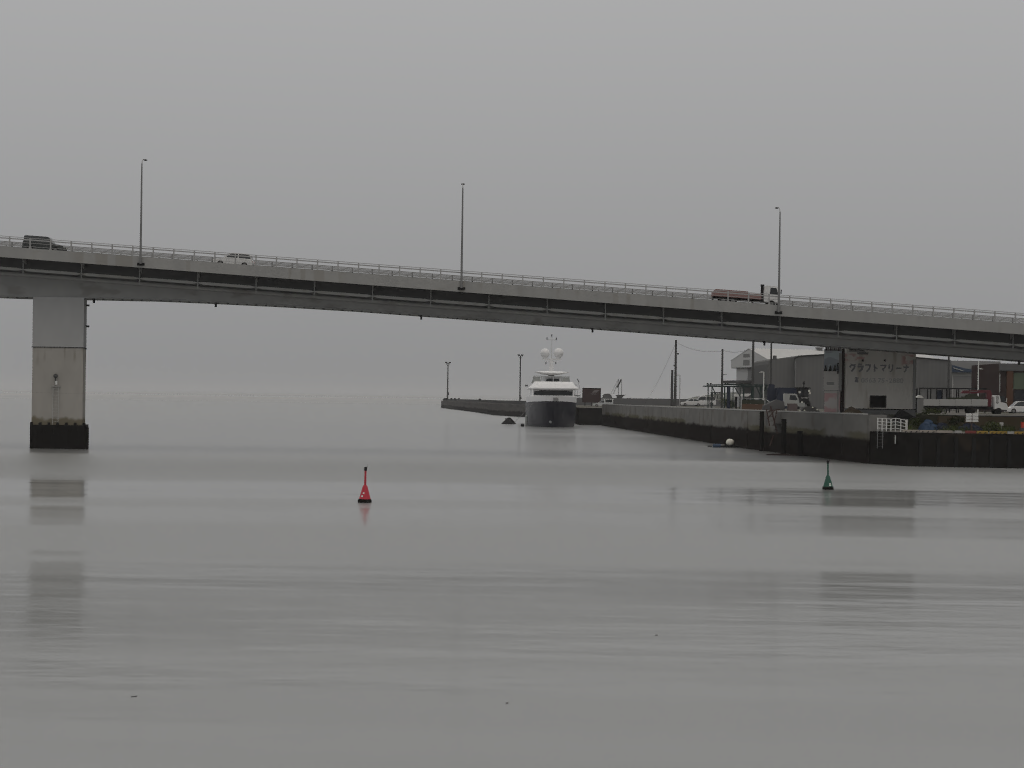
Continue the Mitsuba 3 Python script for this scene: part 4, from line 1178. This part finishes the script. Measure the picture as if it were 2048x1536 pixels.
for px, py in ((1597.3, 784.5), (1616, 782), (1617.5, 786.5), (1602, 805)):
    a, b = at(px, py, YL)
    part(ld, 'lamp', box(a - 0.16, a + 0.16, YL - 1.2, YL - 1.05, b - 0.16, b + 0.16), 'lamp_glass')
part(ld, 'bumper', cat(box(X(1600, YL), X(1604.5, YL), YL - 1.15, YL - 1.02, Z(1602, 796.4, YL), Z(1602, 795, YL)), box(X(1607, YL), X(1614.5, YL), YL - 1.15, YL - 1.02, Z(1610, 796.4, YL), Z(1610, 795, YL))), 'dull_white')
for s in (lx0 - 0.05, lx1 + 0.05):
    m = trimesh.creation.cylinder(radius=0.65, height=0.4, sections=18)
    m.apply_transform(trimesh.transformations.rotation_matrix(math.pi / 2, [0, 1, 0]))
    m.apply_translation((s, YL, ZQ + 0.65))
    part(ld, 'wheel', m, 'rubber', 30)
# white truck with rounded cab
YV = 312.0
x = X(1579, YV)
M = frame(x, YV, ZQ, 0)
wt = thing('small_truck', 'small white truck with a rounded cab parked before the dark container', 'truck')
truck_cab(wt, M, -0.9, 2.3, 1.8, 0.5, 1.95, 'cab_grey')
part(wt, 'bed', place(cat(box(-4.2, -1.0, -0.9, 0.9, 0.55, 0.75), box(-4.2, -1.0, -0.92, -0.88, 0.753, 1.15), box(-4.2, -1.0, 0.88, 0.92, 0.753, 1.15)), M), 'dark_grey')
part(wt, 'bonnet', place(box(1.41, 2.3, -0.8, 0.8, 0.45, 1.05), M), 'tank_grey')
wheels(wt, M, (-3.2, 0.8), 1.9, 0.36)
# cars
car('minivan', 'white minivan with dark windows parked beside the green rack', 'van', X(1408, 414), 414, ZQ, 4.8, 1.75, 2.05, 180, 'car_white', 'white cars on the quay')
car('sedan', 'white sedan parked nose first in front of the minivan by the poles', 'sedan', X(1383, 408), 408, ZQ, 4.4, 1.7, 1.55, 180, 'car_white', 'white cars on the quay')
car('wagon', 'white estate car behind the orange sheet and lamp post', 'hatch', X(1527, 330), 330, ZQ, 4.6, 1.7, 1.62, 0, 'car_white', 'white cars on the quay')
car('parked_van', 'white van cut by the frame beside the brown building', 'van', X(2046, 282), 282, 4.5, 4.9, 1.8, 1.75, 180, 'car_white', 'white cars on the quay')
xk, yk = X(1206, 520), 520.0
pk = car('pickup', 'pale silver pickup with a boxy canopy parked near the maroon billboard', 'hatch', xk, yk, ZL, 5.3, 1.8, 1.65, 180, 'car_silver')
part(pk, 'canopy', cat(box(xk + 0.3, xk + 2.6, yk - 0.88, yk + 0.88, ZL + 1.12, ZL + 1.22), box(xk + 0.3, xk + 0.55, yk - 0.88, yk + 0.88, ZL + 1.22, ZL + 1.95), box(xk + 2.35, xk + 2.6, yk - 0.88, yk + 0.88, ZL + 1.22, ZL + 1.95), box(xk - 0.4, xk + 2.7, yk - 0.92, yk + 0.92, ZL + 1.95, ZL + 2.1)), 'car_white')
part(pk, 'canopy_window', box(xk + 0.55, xk + 2.35, yk - 0.86, yk + 0.86, ZL + 1.25, ZL + 1.93), 'car_glass')

# maroon billboard on legs
bl = thing('billboard', 'maroon billboard with a pale printed patch standing behind the yacht', 'billboard')
YBB = 540.0
part(bl, 'panel', box(X(1165, YBB), X(1201, YBB), YBB, YBB + 0.3, Z(1183, 805, YBB), Z(1183, 777, YBB)), 'maroon')
part(bl, 'frame', cat(box(X(1164.5, YBB), X(1201.5, YBB), YBB - 0.06, YBB + 0.33, Z(1183, 777, YBB), Z(1183, 776, YBB)), box(X(1164.4, YBB), X(1165, YBB), YBB - 0.06, YBB + 0.33, Z(1183, 805, YBB), Z(1183, 777, YBB)), box(X(1201, YBB), X(1201.6, YBB), YBB - 0.06, YBB + 0.33, Z(1183, 805, YBB), Z(1183, 777, YBB))), 'dark')
part(bl, 'print', cat(ext([(X(1184, YBB), Z(1184, 785, YBB)), (X(1192, YBB), Z(1192, 785.5, YBB)), (X(1199, YBB), Z(1199, 780, YBB)), (X(1188, YBB), Z(1188, 780, YBB))], YBB - 0.02, YBB - 0.004), box(X(1181, YBB), X(1192, YBB), YBB - 0.02, YBB - 0.004, Z(1186, 788.6, YBB), Z(1186, 787.4, YBB))), 'billboard_print')
for px in (1170, 1183, 1196):
    part(bl, 'leg', box(X(px, YBB) - 0.12, X(px, YBB) + 0.12, YBB + 0.05, YBB + 0.25, ZL, Z(px, 805, YBB) - 0.003), 'dark')
# moored work boats beyond the sea wall
YM = 650.0
fb = thing('fishing_boat', 'fishing boat whose masts and boom rise over the sea wall', 'boat')
part(fb, 'hull', trimesh.convex.convex_hull(np.array([(X(a, YM), YM + b, z) for a, b, z in ((1215, 0, -0.5), (1215, 4, -0.5), (1255, 2, -0.5), (1213, -.5, 5.6), (1213, 4.5, 5.6), (1262, 2, 6.3))])), 'dull_white')
part(fb, 'wheelhouse', ext([(X(1234, YM), 5.7), (X(1234, YM), Z(1234, 792, YM)), (X(1232, YM), Z(1232, 790, YM)), (X(1252, YM), Z(1252, 789.5, YM)), (X(1246, YM), Z(1246, 793, YM)), (X(1243, YM), 5.7)], YM + 0.5, YM + 3.5), 'dark_grey')
part(fb, 'mast', cat(tube([(X(1238, YM), YM + 2, 5), (X(1237.5, YM), YM + 2, Z(1238, 758, YM))], (0.13, 0.08), 6), tube([(X(1243.5, YM), YM + 2, 5), (X(1243, YM), YM + 2, Z(1243, 758, YM))], (0.13, 0.08), 6)), 'soft_grey')
part(fb, 'boom', tube([(X(1234.5, YM), YM + 2, Z(1234, 775, YM)), (X(1242.5, YM), YM + 2, Z(1242, 759, YM))], (0.22, 0.3), 6), 'dark_grey')
part(fb, 'rigging', cat(*[tube([(X(a, YM), YM + 2, Z(a, 788, YM)), (X(b, YM), YM + 2, Z(b, 759, YM))], 0.05, 4) for a, b in ((1222, 1236), (1226, 1241), (1228, 1237))]), 'mid_grey')
wb = thing('work_boat', 'dark canopied boat showing over the wall behind the pickup', 'boat')
part(wb, 'canopy', trimesh.convex.convex_hull(np.array([(X(a, YM), YM + b, Z(a, c, YM)) for a, c in ((1203, 799), (1205, 790), (1209, 787.5), (1217, 787.5), (1221, 791), (1224, 799)) for b in (-6, -2)])), 'soft_grey')
part(wb, 'hull', trimesh.convex.convex_hull(np.array([(X(a, YM), YM + b, z) for a, b, z in ((1202, -7, -.5), (1202, -1, -.5), (1224, -4, -.5), (1200, -7, 5.2), (1200, -1, 5.2), (1228, -4, 5.4))])), 'dark_grey')

# crane truck on the right
YX = 255.0
zx = 4.62
ck_ = thing('crane_truck', 'long grey flatbed crane truck with red boom and white cab', 'truck')
tz = lambda px, py: Z(px, py, YX)
x0, x1 = X(1842, YX), X(1971, YX)
part(ck_, 'bed', box(x0, x1, YX - 1.2, YX + 1.2, tz(1905, 812), tz(1905, 808)), 'mid_grey')
for i in range(4):
    a, b = x0 + i * (x1 - x0) / 4 + 0.015, x0 + (i + 1) * (x1 - x0) / 4 - 0.015
    za, zb_ = tz(1842 + i * 32, 798), tz(1842 + i * 32, 812)
    part(ck_, 'side_board', box(a, b, YX - 1.25, YX - 1.203, zb_ + 0.05, za), 'pale')
part(ck_, 'chassis', box(x0 + 0.3, X(2006, YX), YX - 0.5, YX + 0.5, tz(1905, 818), tz(1905, 812.2)), 'dark')
part(ck_, 'crane_post', ext([(X(1972, YX), tz(1972, 816)), (X(1972.5, YX), tz(1972, 788)), (X(1968, YX), tz(1968, 781)), (X(1978, YX), tz(1978, 780)), (X(1982, YX), tz(1982, 788)), (X(1981, YX), tz(1981, 816))], YX - 0.4, YX + 0.4), 'crane_red')
part(ck_, 'boom', ext([(X(1921, YX), tz(1921, 786.5)), (X(1926, YX), tz(1926, 781)), (X(1980, YX), tz(1980, 780)), (X(1980, YX), tz(1980, 785.5)), (X(1932, YX), tz(1932, 787))], YX - 0.25, YX + 0.25), 'crane_red')
part(ck_, 'boom_lettering', box(X(1938, YX), X(1953, YX), YX - 0.262, YX - 0.253, tz(1945, 784), tz(1945, 782)), 'pink_rust')
part(ck_, 'load', cat(box(X(1925, YX), X(1958, YX), YX - 0.8, YX + 0.8, tz(1940, 808), tz(1940, 793)), box(X(1898, YX), X(1930, YX), YX - 0.9, YX + 0.9, tz(1910, 808), tz(1910, 795)), trimesh.convex.convex_hull(np.array([(X(a, YX), YX + b, tz(a, c)) for a, c in ((1930, 796), (1933, 790), (1940, 787.5), (1950, 788), (1957, 796)) for b in (-.6, .6)]))), 'olive_net')
xcab = X(1985, YX)
M = frame(xcab, YX, zx, 0)
cb = part(ck_, 'cab', place(ext([(0, 0.55), (0, 2.15), (0.1, 2.3), (0.62, 2.3), (0.8, 1.45), (1.5, 1.3), (1.7, 0.9), (1.7, 0.45)], -1.1, 1.1), M), 'car_white')
for i in range(4):
    part(cb, 'louvre', place(box(0.17, 0.52, -1.112, -1.102, 1.25 + i * 0.25, 1.40 + i * 0.25), M), 'dark_grey')
part(cb, 'windscreen', place(ext([(0.66, 1.5), (0.62, 2.25), (1.25, 2.2), (1.45, 1.42)], -1.0, 1.0), M), 'car_glass')
part(cb, 'mirror', place(cat(box(1.42, 1.52, -1.35, -1.2, 1.45, 1.95), bar((1.3, -1.1, 1.5), (1.45, -1.25, 1.6), 0.04)), M), 'dull_white')
part(cb, 'headlight', place(box(1.69, 1.73, -0.95, -0.6, 0.6, 0.8), M), 'lamp_glass')
for px in (1860, 1875, 1940, 1993):
    for s in (-1, 1):
        wm = wheel(0, 0, 0.42, 0.3)
        wm.apply_translation((X(px, YX), YX + s * 1.0, zx - 0.12))
        part(ck_, 'wheel', wm, 'rubber', 30)
# frames and stacked gear standing behind the crane truck
sf = thing('storage_frame', 'dark steel storage frame standing behind the crane truck', 'frame')
YZ = 270.0
part(sf, 'beam', bar((X(1838, YZ), YZ, Z(1838, 776.5, YZ)), (X(1972, YZ), YZ, Z(1972, 777.5, YZ)), 0.16), 'dark')
for px in (1839, 1855, 1861, 1873, 1884, 1893, 1899, 1913, 1917, 1938, 1970):
    part(sf, 'post', box(X(px, YZ) - 0.06, X(px, YZ) + 0.06, YZ - 0.1, YZ + 0.1, ZQ, Z(px, 777.5, YZ)), 'dark')
for px0, px1, m_ in ((1843, 1853, 'warehouse_dim'), (1863, 1872, 'warehouse_dim'), (1874, 1886, 'rack_blue'), (1888, 1892, 'mid_grey')):
    part(sf, 'panel', box(X(px0, YZ), X(px1, YZ), YZ + 0.2, YZ + 0.26, ZQ, Z(px0, 780, YZ)), m_)
gp = thing('gate_post', 'concrete gate post with a white cap at the corner of the hall', 'post')
YY = 226.0
part(gp, 'post', box(X(1836, YY), X(1847, YY), YY, YY + 0.6, ZQ - 0.2, Z(1842, 797, YY)), 'warehouse_dim')
part(gp, 'cap', trimesh.convex.convex_hull(np.array([(X(a, YY), YY + b, Z(1842, c, YY)) for a, c in ((1832, 794.5), (1846, 794.5), (1841, 790.5), (1838, 790.5), (1833, 796), (1845.5, 796)) for b in (-0.1, 0.7)])), 'white')
single('gate_leaf', box(X(1830, YY + 1), X(1835, YY + 1), YY + 1, YY + 1.2, ZQ - 0.2, Z(1833, 777, YY)), 'dark', 'dark gate leaf folded against the concrete gate post', 'gate')

# ------------------------------------------------------------------ things along the quay edge
# white guard rail that bends at the corner
wg = thing('guard_fence', 'white painted guard fence with a bend at the quay corner', 'fence')
gpts = [(1755.5, 836.2, 187.2), (1782, 838.2, 186.6), (1791, 836.4, 187.0), (1812, 840.5, 184.6)]
gp3 = [np.array([at(a, b, c)[0], c, at(a, b, c)[1]]) for a, b, c in gpts]
stops = []
for i, n_ in ((0, 3), (1, 1), (2, 2)):
    for j in range(n_):
        stops.append(gp3[i] + (gp3[i + 1] - gp3[i]) * j / n_)
stops.append(gp3[3])
for h in (0, 0.30, 0.60, 0.92):
    for i in range(3):
        part(wg, 'rail', bar(gp3[i] - (0, 0, h), gp3[i + 1] - (0, 0, h), 0.06, 0.05), 'white')
for s in stops:
    part(wg, 'post', box(s[0] - 0.045, s[0] + 0.045, s[1] - 0.045, s[1] + 0.045, ZF + 0.02, s[2] + 0.03), 'white')
part(wg, 'end_post', box(stops[-1][0] + 0.05, stops[-1][0] + 0.16, stops[-1][1] - 0.06, stops[-1][1] + 0.06, ZF + 0.02, ZF + 1.2), 'dull_white')
dl = thing('dock_ladder', 'dim steel ladder fixed to the quay face under the white fence', 'ladder')
for px, yy in ((1752.5, 187.6), (1763.0, 186.9)):
    part(dl, 'stile', box(X(px, yy) - 0.03, X(px, yy) + 0.03, yy - 0.9, yy - 0.84, 1.5, ZF + 0.2), 'mid_grey')
for z in np.arange(1.7, ZF, 0.3):
    part(dl, 'rung', bar((X(1752.5, 187.6), 186.73, z), (X(1763, 186.9), 186.03, z), 0.04), 'dark_grey')
part(dl, 'hook', box(X(1790.5, 183.4), X(1792.5, 183.4), 183.3, 183.4, 2.0, 2.75), 'dull_white')
# timber piles and the rusty gangway
for px, py0, wd, lab in ((1524, 823, .28, 'tall black timber pile standing against the quay'), (1568, 838, .30, 'shorter black timber pile beside the rusty gangway'), (1600, 862, .34, 'lowest black timber pile, clear of the gangway')):
    Y_ = {1524: 230.0, 1568: 218.0, 1600: 212.0}[px]
    kx, kz_ = at(px, py0, Y_)
    ex = 28.6 + (240 - Y_) * 0.132 - 0.62 if Y_ < 240 else kx
    single('mooring_pile', rough(tube([(kx if px < 1540 else kx, Y_, -0.9), (kx, Y_, kz_ * 0.5), (kx, Y_, kz_)], (wd, wd * .95, wd * .9), 10), 0.02, 2.0, px), 'black_growth', lab, 'mooring pile', 40, group='timber piles by the quay')
rg = thing('gangway', 'rusty steel gangway frame leaning down the quay to the water', 'gangway')
gy = 222.0
for a, b, c, d, w in ((1541, 812, 1556, 868, .14), (1533, 818, 1540, 852, .12), (1554, 820, 1548, 850, .1), (1535, 838, 1550, 820, .1), (1548, 870, 1541, 892, .12), (1537, 822, 1560, 819, .12)):
    part(rg, 'strut', bar((X(a, gy), gy, Z(a, b, gy)), (X(c, gy), gy, Z(c, d, gy)), w), 'rust')
for i in range(5):
    a = 1539 + i * 2.6
    b = 824 + i * 9
    part(rg, 'rung', bar((X(a - 2, gy), gy, Z(a, b, gy)), (X(a + 7, gy), gy + 0.5, Z(a, b, gy)), 0.07), 'pink_rust')
part(rg, 'landing', box(X(1550, gy), X(1569, gy), gy - 0.6, gy + 1.2, Z(1560, 849, gy), Z(1560, 847.5, gy)), 'dark_grey')
part(rg, 'backing_board', box(X(1551, gy + 1), X(1567, gy + 1), gy + 1.21, gy + 1.3, 2.3, ZQ), 'warehouse_dim')
YE = 246.0
single('crate', cat(box(X(1577, YE), X(1595, YE), YE, YE + 1.2, ZQ, Z(1586, 808, YE)), box(X(1576.5, YE), X(1595.5, YE), YE - 0.03, YE + 1.23, Z(1586, 808, YE), Z(1586, 807, YE))), 'pink_rust', 'faded pink crate on the quay edge before the white truck', 'crate')
single('tarpaulin', rough(trimesh.convex.convex_hull(np.array([(X(a, YE), YE + b, Z(a, c, YE)) for a, c in ((1531, 823), (1532, 812), (1543, 805), (1556, 800), (1571, 803), (1573, 823)) for b in (1.5, 3.5)])).subdivide().subdivide(), 0.15, 0.9, 4), 'soft_grey', 'grey tarpaulin covering a heap at the quay edge', 'tarpaulin', 30)
ob = thing('barrier', 'orange rust sheet barrier in a thin white frame', 'barrier')
YU = 275.0
part(ob, 'sheet', box(X(1484, YU), X(1528, YU), YU + 0.05, YU + 0.08, ZQ, Z(1505, 808, YU)), 'orange_sheet')
part(ob, 'net', box(X(1484, YU), X(1528, YU), YU + 0.03, YU + 0.04, Z(1505, 807.9, YU), Z(1505, 800, YU)), 'olive_net')
part(ob, 'frame', cat(box(X(1481.5, YU), X(1483, YU), YU, YU + 0.1, ZQ, Z(1482, 796, YU)), box(X(1529, YU), X(1530.6, YU), YU, YU + 0.1, ZQ, Z(1530, 796, YU)), box(X(1481.5, YU), X(1530.6, YU), YU, YU + 0.1, Z(1505, 797, YU), Z(1505, 796, YU))), 'pale')
sp = thing('sign_post', 'small grey sign on a thin post before the minivan', 'sign')
YI = 345.0
part(sp, 'post', box(X(1418.4, YI), X(1419.8, YI), YI, YI + 0.1, ZQ, Z(1419, 794, YI)), 'warehouse_dim')
part(sp, 'board', box(X(1416, YI), X(1427, YI), YI - 0.05, YI - 0.004, Z(1421, 801, YI), Z(1421, 794, YI)), 'soft_grey')
part(sp, 'foot', box(X(1409, YI), X(1430, YI), YI - 0.5, YI + 0.7, ZQ, ZQ + 0.14), 'pale')
wp = thing('bollard_lamp', 'pale post with a white mushroom cap beside the dark hedge', 'lamp')
part(wp, 'post', box(X(1441, YI), X(1447, YI), YI, YI + 0.4, ZQ, Z(1444, 793, YI)), 'warehouse_dim')
part(wp, 'cap', lathe([(0, 0), (0.42, 0), (0.36, 0.14), (0.1, 0.26), (0, 0.26)], (X(1444, YI), YI + 0.2, Z(1444, 793, YI)), 16), 'white', 40)
YN = 224.0
for px0, px1, pyt, lab, m_, sd in ((1602, 1640, 812, 'heap of dark fishing nets with pale floats on the quay', 'dark_grey', 1),):
    hp = thing('net_heap', lab, 'nets')
    base = trimesh.convex.convex_hull(np.array([(X(a, YN), YN + b, Z(a, c, YN)) for a, c in ((px0, 824), (px0 + 6, 815), (px0 + 20, pyt), (px1 - 8, 815), (px1, 824)) for b in (0, 2)]))
    part(hp, 'pile', rough(base.subdivide().subdivide(), 0.1, 1.5, sd), m_, 40)
    for a, b in ((1600, 822.5), (1609, 821), (1634, 819.5), (1625, 815)):
        part(hp, 'net_float', ball((X(a, YN), YN - 0.1, Z(a, b, YN)), 0.10, 0.8, 1), 'float_white', True)
# dirt heap and dark heaps before the hall
def heap(name, lab, category, px0, px1, py_top, py_base, Y_, m_, peak=0.5, seed=0, power=1.15, amp=0.07):
    n_, pts, f = 18, [], []
    w = X(px1, Y_) - X(px0, Y_)
    xm = X(px0 + (px1 - px0) * peak, Y_)
    zb_, zt = Z(px0, py_base, Y_), Z((px0 + px1) / 2, py_top, Y_)
    pts.append((xm, Y_, zt))
    rings = 6
    for r in range(1, rings + 1):
        t = r / rings
        for a in range(n_):
            an = 2 * math.pi * a / n_
            ex = (X(px1, Y_) - xm) if math.cos(an) > 0 else (xm - X(px0, Y_))
            jit = 1 + 0.12 * (nr.random() - 0.5)
            pts.append((xm + math.cos(an) * ex * t * jit, Y_ + math.sin(an) * w * 0.35 * t * jit, zb_ + (zt - zb_) * (1 - t ** (1 / 0.9 if power == 1.15 else power)) - (0.3 if r == rings else 0)))
    for a in range(n_):
        f.append((0, 1 + a, 1 + (a + 1) % n_))
    for r in range(rings - 1):
        for a in range(n_):
            p, q = 1 + r * n_ + a, 1 + r * n_ + (a + 1) % n_
            f += [(p, p + n_, q + n_), (p, q + n_, q)]
    m = trimesh.Trimesh(np.array(pts), f, process=False).subdivide()
    m = rough(m, amp, 2.5, seed)
    return single(name, m, m_, lab, category, True)


heap('dirt_heap', 'pointed brown dirt heap in front of the corrugated hall', 'dirt heap', 1676, 1738, 812.5, 832, 204, 'dirt', 0.42, 1)
heap('net_pile', 'low dark pile of nets left of the larger dark mound', 'nets', 1748, 1790, 823, 840, 201, 'dark_grey', 0.4, 2)
heap('net_pile', 'larger dark mound of nets below the corner of the corrugated hall', 'nets', 1785, 1838, 818, 838, 203, 'dark', 0.3, 3)
# blue tarpaulin bundles
heap('blue_tarpaulin', 'bright blue tarpaulin bundle on the low quay', 'tarpaulin', 1836, 1878, 840, 860, 196, 'tarp_blue', 0.45, 5, 2.0, 0.32)
heap('blue_tarpaulin', 'duller blue tarpaulin bundle next to the bright one', 'tarpaulin', 1866, 1902, 844, 860, 198, 'rack_blue', 0.4, 6, 2.0, 0.30)
heap('sack', 'dark blue grey sack heap under the six plate sign', 'sack', 1912, 1968, 847, 861, 198, 'rack_blue', 0.5, 7, 2.2, 0.25)


def bush(px, py0, py1, Y_, w, lab, n_=420, name='bush'):
    k = thing(name, lab, 'bush', 'bushes behind the low quay')
    x0, z1 = at(px, py1, Y_)
    z0 = Z(px, py0, Y_)
    c = np.array([x0, Y_, (z0 + z1) / 2])
    v, f = [], []
    lumps = [(c + nr.normal(0, 1, 3) * (w * 0.26, 0.35, (z1 - z0) * 0.16), w * (0.22 + 0.16 * nr.random())) for _ in range(7)]
    for i in range(n_):
        q, r = lumps[i % 7]
        d = nr.normal(0, 1, 3)
        d /= np.linalg.norm(d)
        p = q + d * r * (0.55 + 0.5 * nr.random()) * (1, 1, 0.8)
        a, b = nr.normal(0, 1, 3), nr.normal(0, 1, 3)
        a *= 0.10 / np.linalg.norm(a)
        b *= 0.06 / np.linalg.norm(b)
        m0 = len(v)
        v += [p - a, p + b, p + a, p - b]
        f += [[m0, m0 + 1, m0 + 2], [m0, m0 + 2, m0 + 3]]
    part(k, 'foliage', trimesh.Trimesh(v, f, process=False), 'leaves')
    part(k, 'stem', cat(*[tube([(x0 + s * 0.1, Y_, z0 - 0.3), (x0 + s * w * 0.25, Y_, (z0 + z1) / 2)], (0.04, 0.02), 5) for s in (-1, 0.2, 1)]), 'brown_dark')
    return k


bush(1826, 858, 832, 200, 1.5, 'dense green bush at the foot of the corrugated hall')
bush(1843, 842, 822, 214, 1.2, 'olive bush beside the concrete gate post')
bush(1912, 850, 829, 208, 1.5, 'dark green bush just beside the six plate sign')
bush(1988, 860, 843, 192, 1.6, 'bright green weeds growing behind the yellow striped kerb')
bush(1870, 832, 817, 222, 2.0, 'low weeds below the crane truck bed')
bush(1975, 848, 830, 212, 1.2, 'dark bush at the end of the brown wall')
hd = bush(1458, 818, 794, 318, 2.2, 'dark clipped hedge below the utility pole by the rack', 900, 'hedge')
wv_, wf_ = [], []
for i in range(2600):
    px = 1816 + 270 * nr.random()
    y_ = 190 + 18 * nr.random() ** 0.7 + (px - 1816) * 0.01
    d_ = meshkit.fbm(np.array([px * 0.05, y_ * 0.2, 1.0]), 3)
    if d_ < 0.47:
        continue
    x_, h_ = X(px, y_), (0.15 + 0.6 * nr.random()) * (0.4 + d_)
    a_ = nr.random() * math.pi
    c_, s_ = math.cos(a_) * 0.08, math.sin(a_) * 0.08
    t_ = nr.normal(0, 0.15, 2)
    m0 = len(wv_)
    wv_ += [(x_ - c_, y_ - s_, ZF), (x_ + c_, y_ + s_, ZF), (x_ + t_[0], y_ + t_[1], ZF + h_)]
    wf_.append((m0, m0 + 1, m0 + 2))
put('weeds', trimesh.Trimesh(np.array(wv_), wf_, process=False), 'leaves')
labels['weeds'] = {'label': 'patchy green and brown weeds growing over the low quay', 'category': 'weeds', 'kind': 'stuff'}
# the sign of six plates
sg = thing('sign_board', 'white sign of six plates on a post near the blue tarpaulins', 'sign')
YS6 = 194.0
part(sg, 'post', box(X(1944, YS6) - 0.05, X(1944, YS6) + 0.05, YS6 + 0.02, YS6 + 0.12, ZF, Z(1944, 826, YS6)), 'rust')
for i in range(2):
    for j in range(3):
        a = 1932.2 + i * 13.2
        b = 826.3 + j * 6.1 + (i * 0.15)
        part(sg, 'plate', box(X(a, YS6), X(a + 11.6, YS6), YS6 - 0.02, YS6, Z(a, b + 5.4, YS6), Z(a, b, YS6)), 'white')
single('notice_board', cat(box(X(2000, 196), X(2007.5, 196), 196, 196.03, Z(2004, 851, 196), Z(2004, 844.5, 196)), box(X(2003.2, 196), X(2004.4, 196), 196.035, 196.08, ZF, Z(2004, 845, 196))), 'dull_white', 'small white notice board among the green weeds', 'sign')
dr_ = thing('drum', 'bright red drum standing at the low brown wall', 'drum')
part(dr_, 'body', lathe([(0, 0), (0.24, 0), (0.26, 0.04), (0.24, 0.08), (0.24, 0.55), (0.26, 0.6), (0, 0.6)], (X(2047, 198), 198, Z(2047, 856, 198)), 18), 'orange_red', 40)
part(dr_, 'stand', box(X(2047, 198) - 0.3, X(2047, 198) + 0.3, 197.7, 198.3, ZF, Z(2047, 856, 198) - 0.003), 'dark_grey')
# floating gear below the quay
YW1 = 246.0
fd = thing('float_raft', 'low dark raft with a blue drum floating by the quay', 'raft')
part(fd, 'deck', rough(box(X(1430, YW1), X(1478, YW1), YW1 - 0.3, YW1 + 1.0, -0.1, 0.22).subdivide().subdivide(), 0.03, 1.2, 8), 'dark')
part(fd, 'drum', rough(tube([(X(1426, YW1), YW1 - 0.7, 0.16), (X(1441, YW1), YW1 - 0.7, 0.18)], 0.26, 12), 0.02, 2, 3), 'tarp_blue', 40)
part(fd, 'bow', box(X(1418, YW1), X(1426, YW1), YW1 + 0.4, YW1 + 0.8, -0.05, 0.2), 'dark_grey')
part(fd, 'rope_coil', lathe([(0.08, 0), (0.3, 0), (0.3, 0.14), (0.08, 0.14)], (X(1446, YW1), YW1 + 0.2, 0.22), 14), 'pale', 40)
xf, zf_ = at(1460.5, 885, YW1)
single('float_ball', rough(ball((xf, YW1 + 0.2, 0.62), 0.50, 0.88, 3), 0.04, 1.5, 2), 'float_white', 'large round cream float resting on the dark raft', 'float', True)
single('floating_log', rough(tube([(X(1535, 213), 213.2, 0.02), (X(1562, 213), 212.8, 0.05), (X(1596, 213), 212.2, 0.03)], (0.10, 0.14, 0.09), 8), 0.03, 1.1, 6), 'brown_dark', 'dark log floating in front of the timber piles', 'log', 40)

# ------------------------------------------------------------------ misty air
put_ = {'type': 'cube', 'to_world': ST().translate([0, 4420, 16.7]).scale([5700, 4520, 18.2]), 'bsdf': {'type': 'null'}, 'interior': {'type': 'ref', 'id': 'haze_air'}}
scene['haze'] = put_
labels['haze'] = {'label': 'thin sea mist hanging over the harbour', 'kind': 'stuff'}
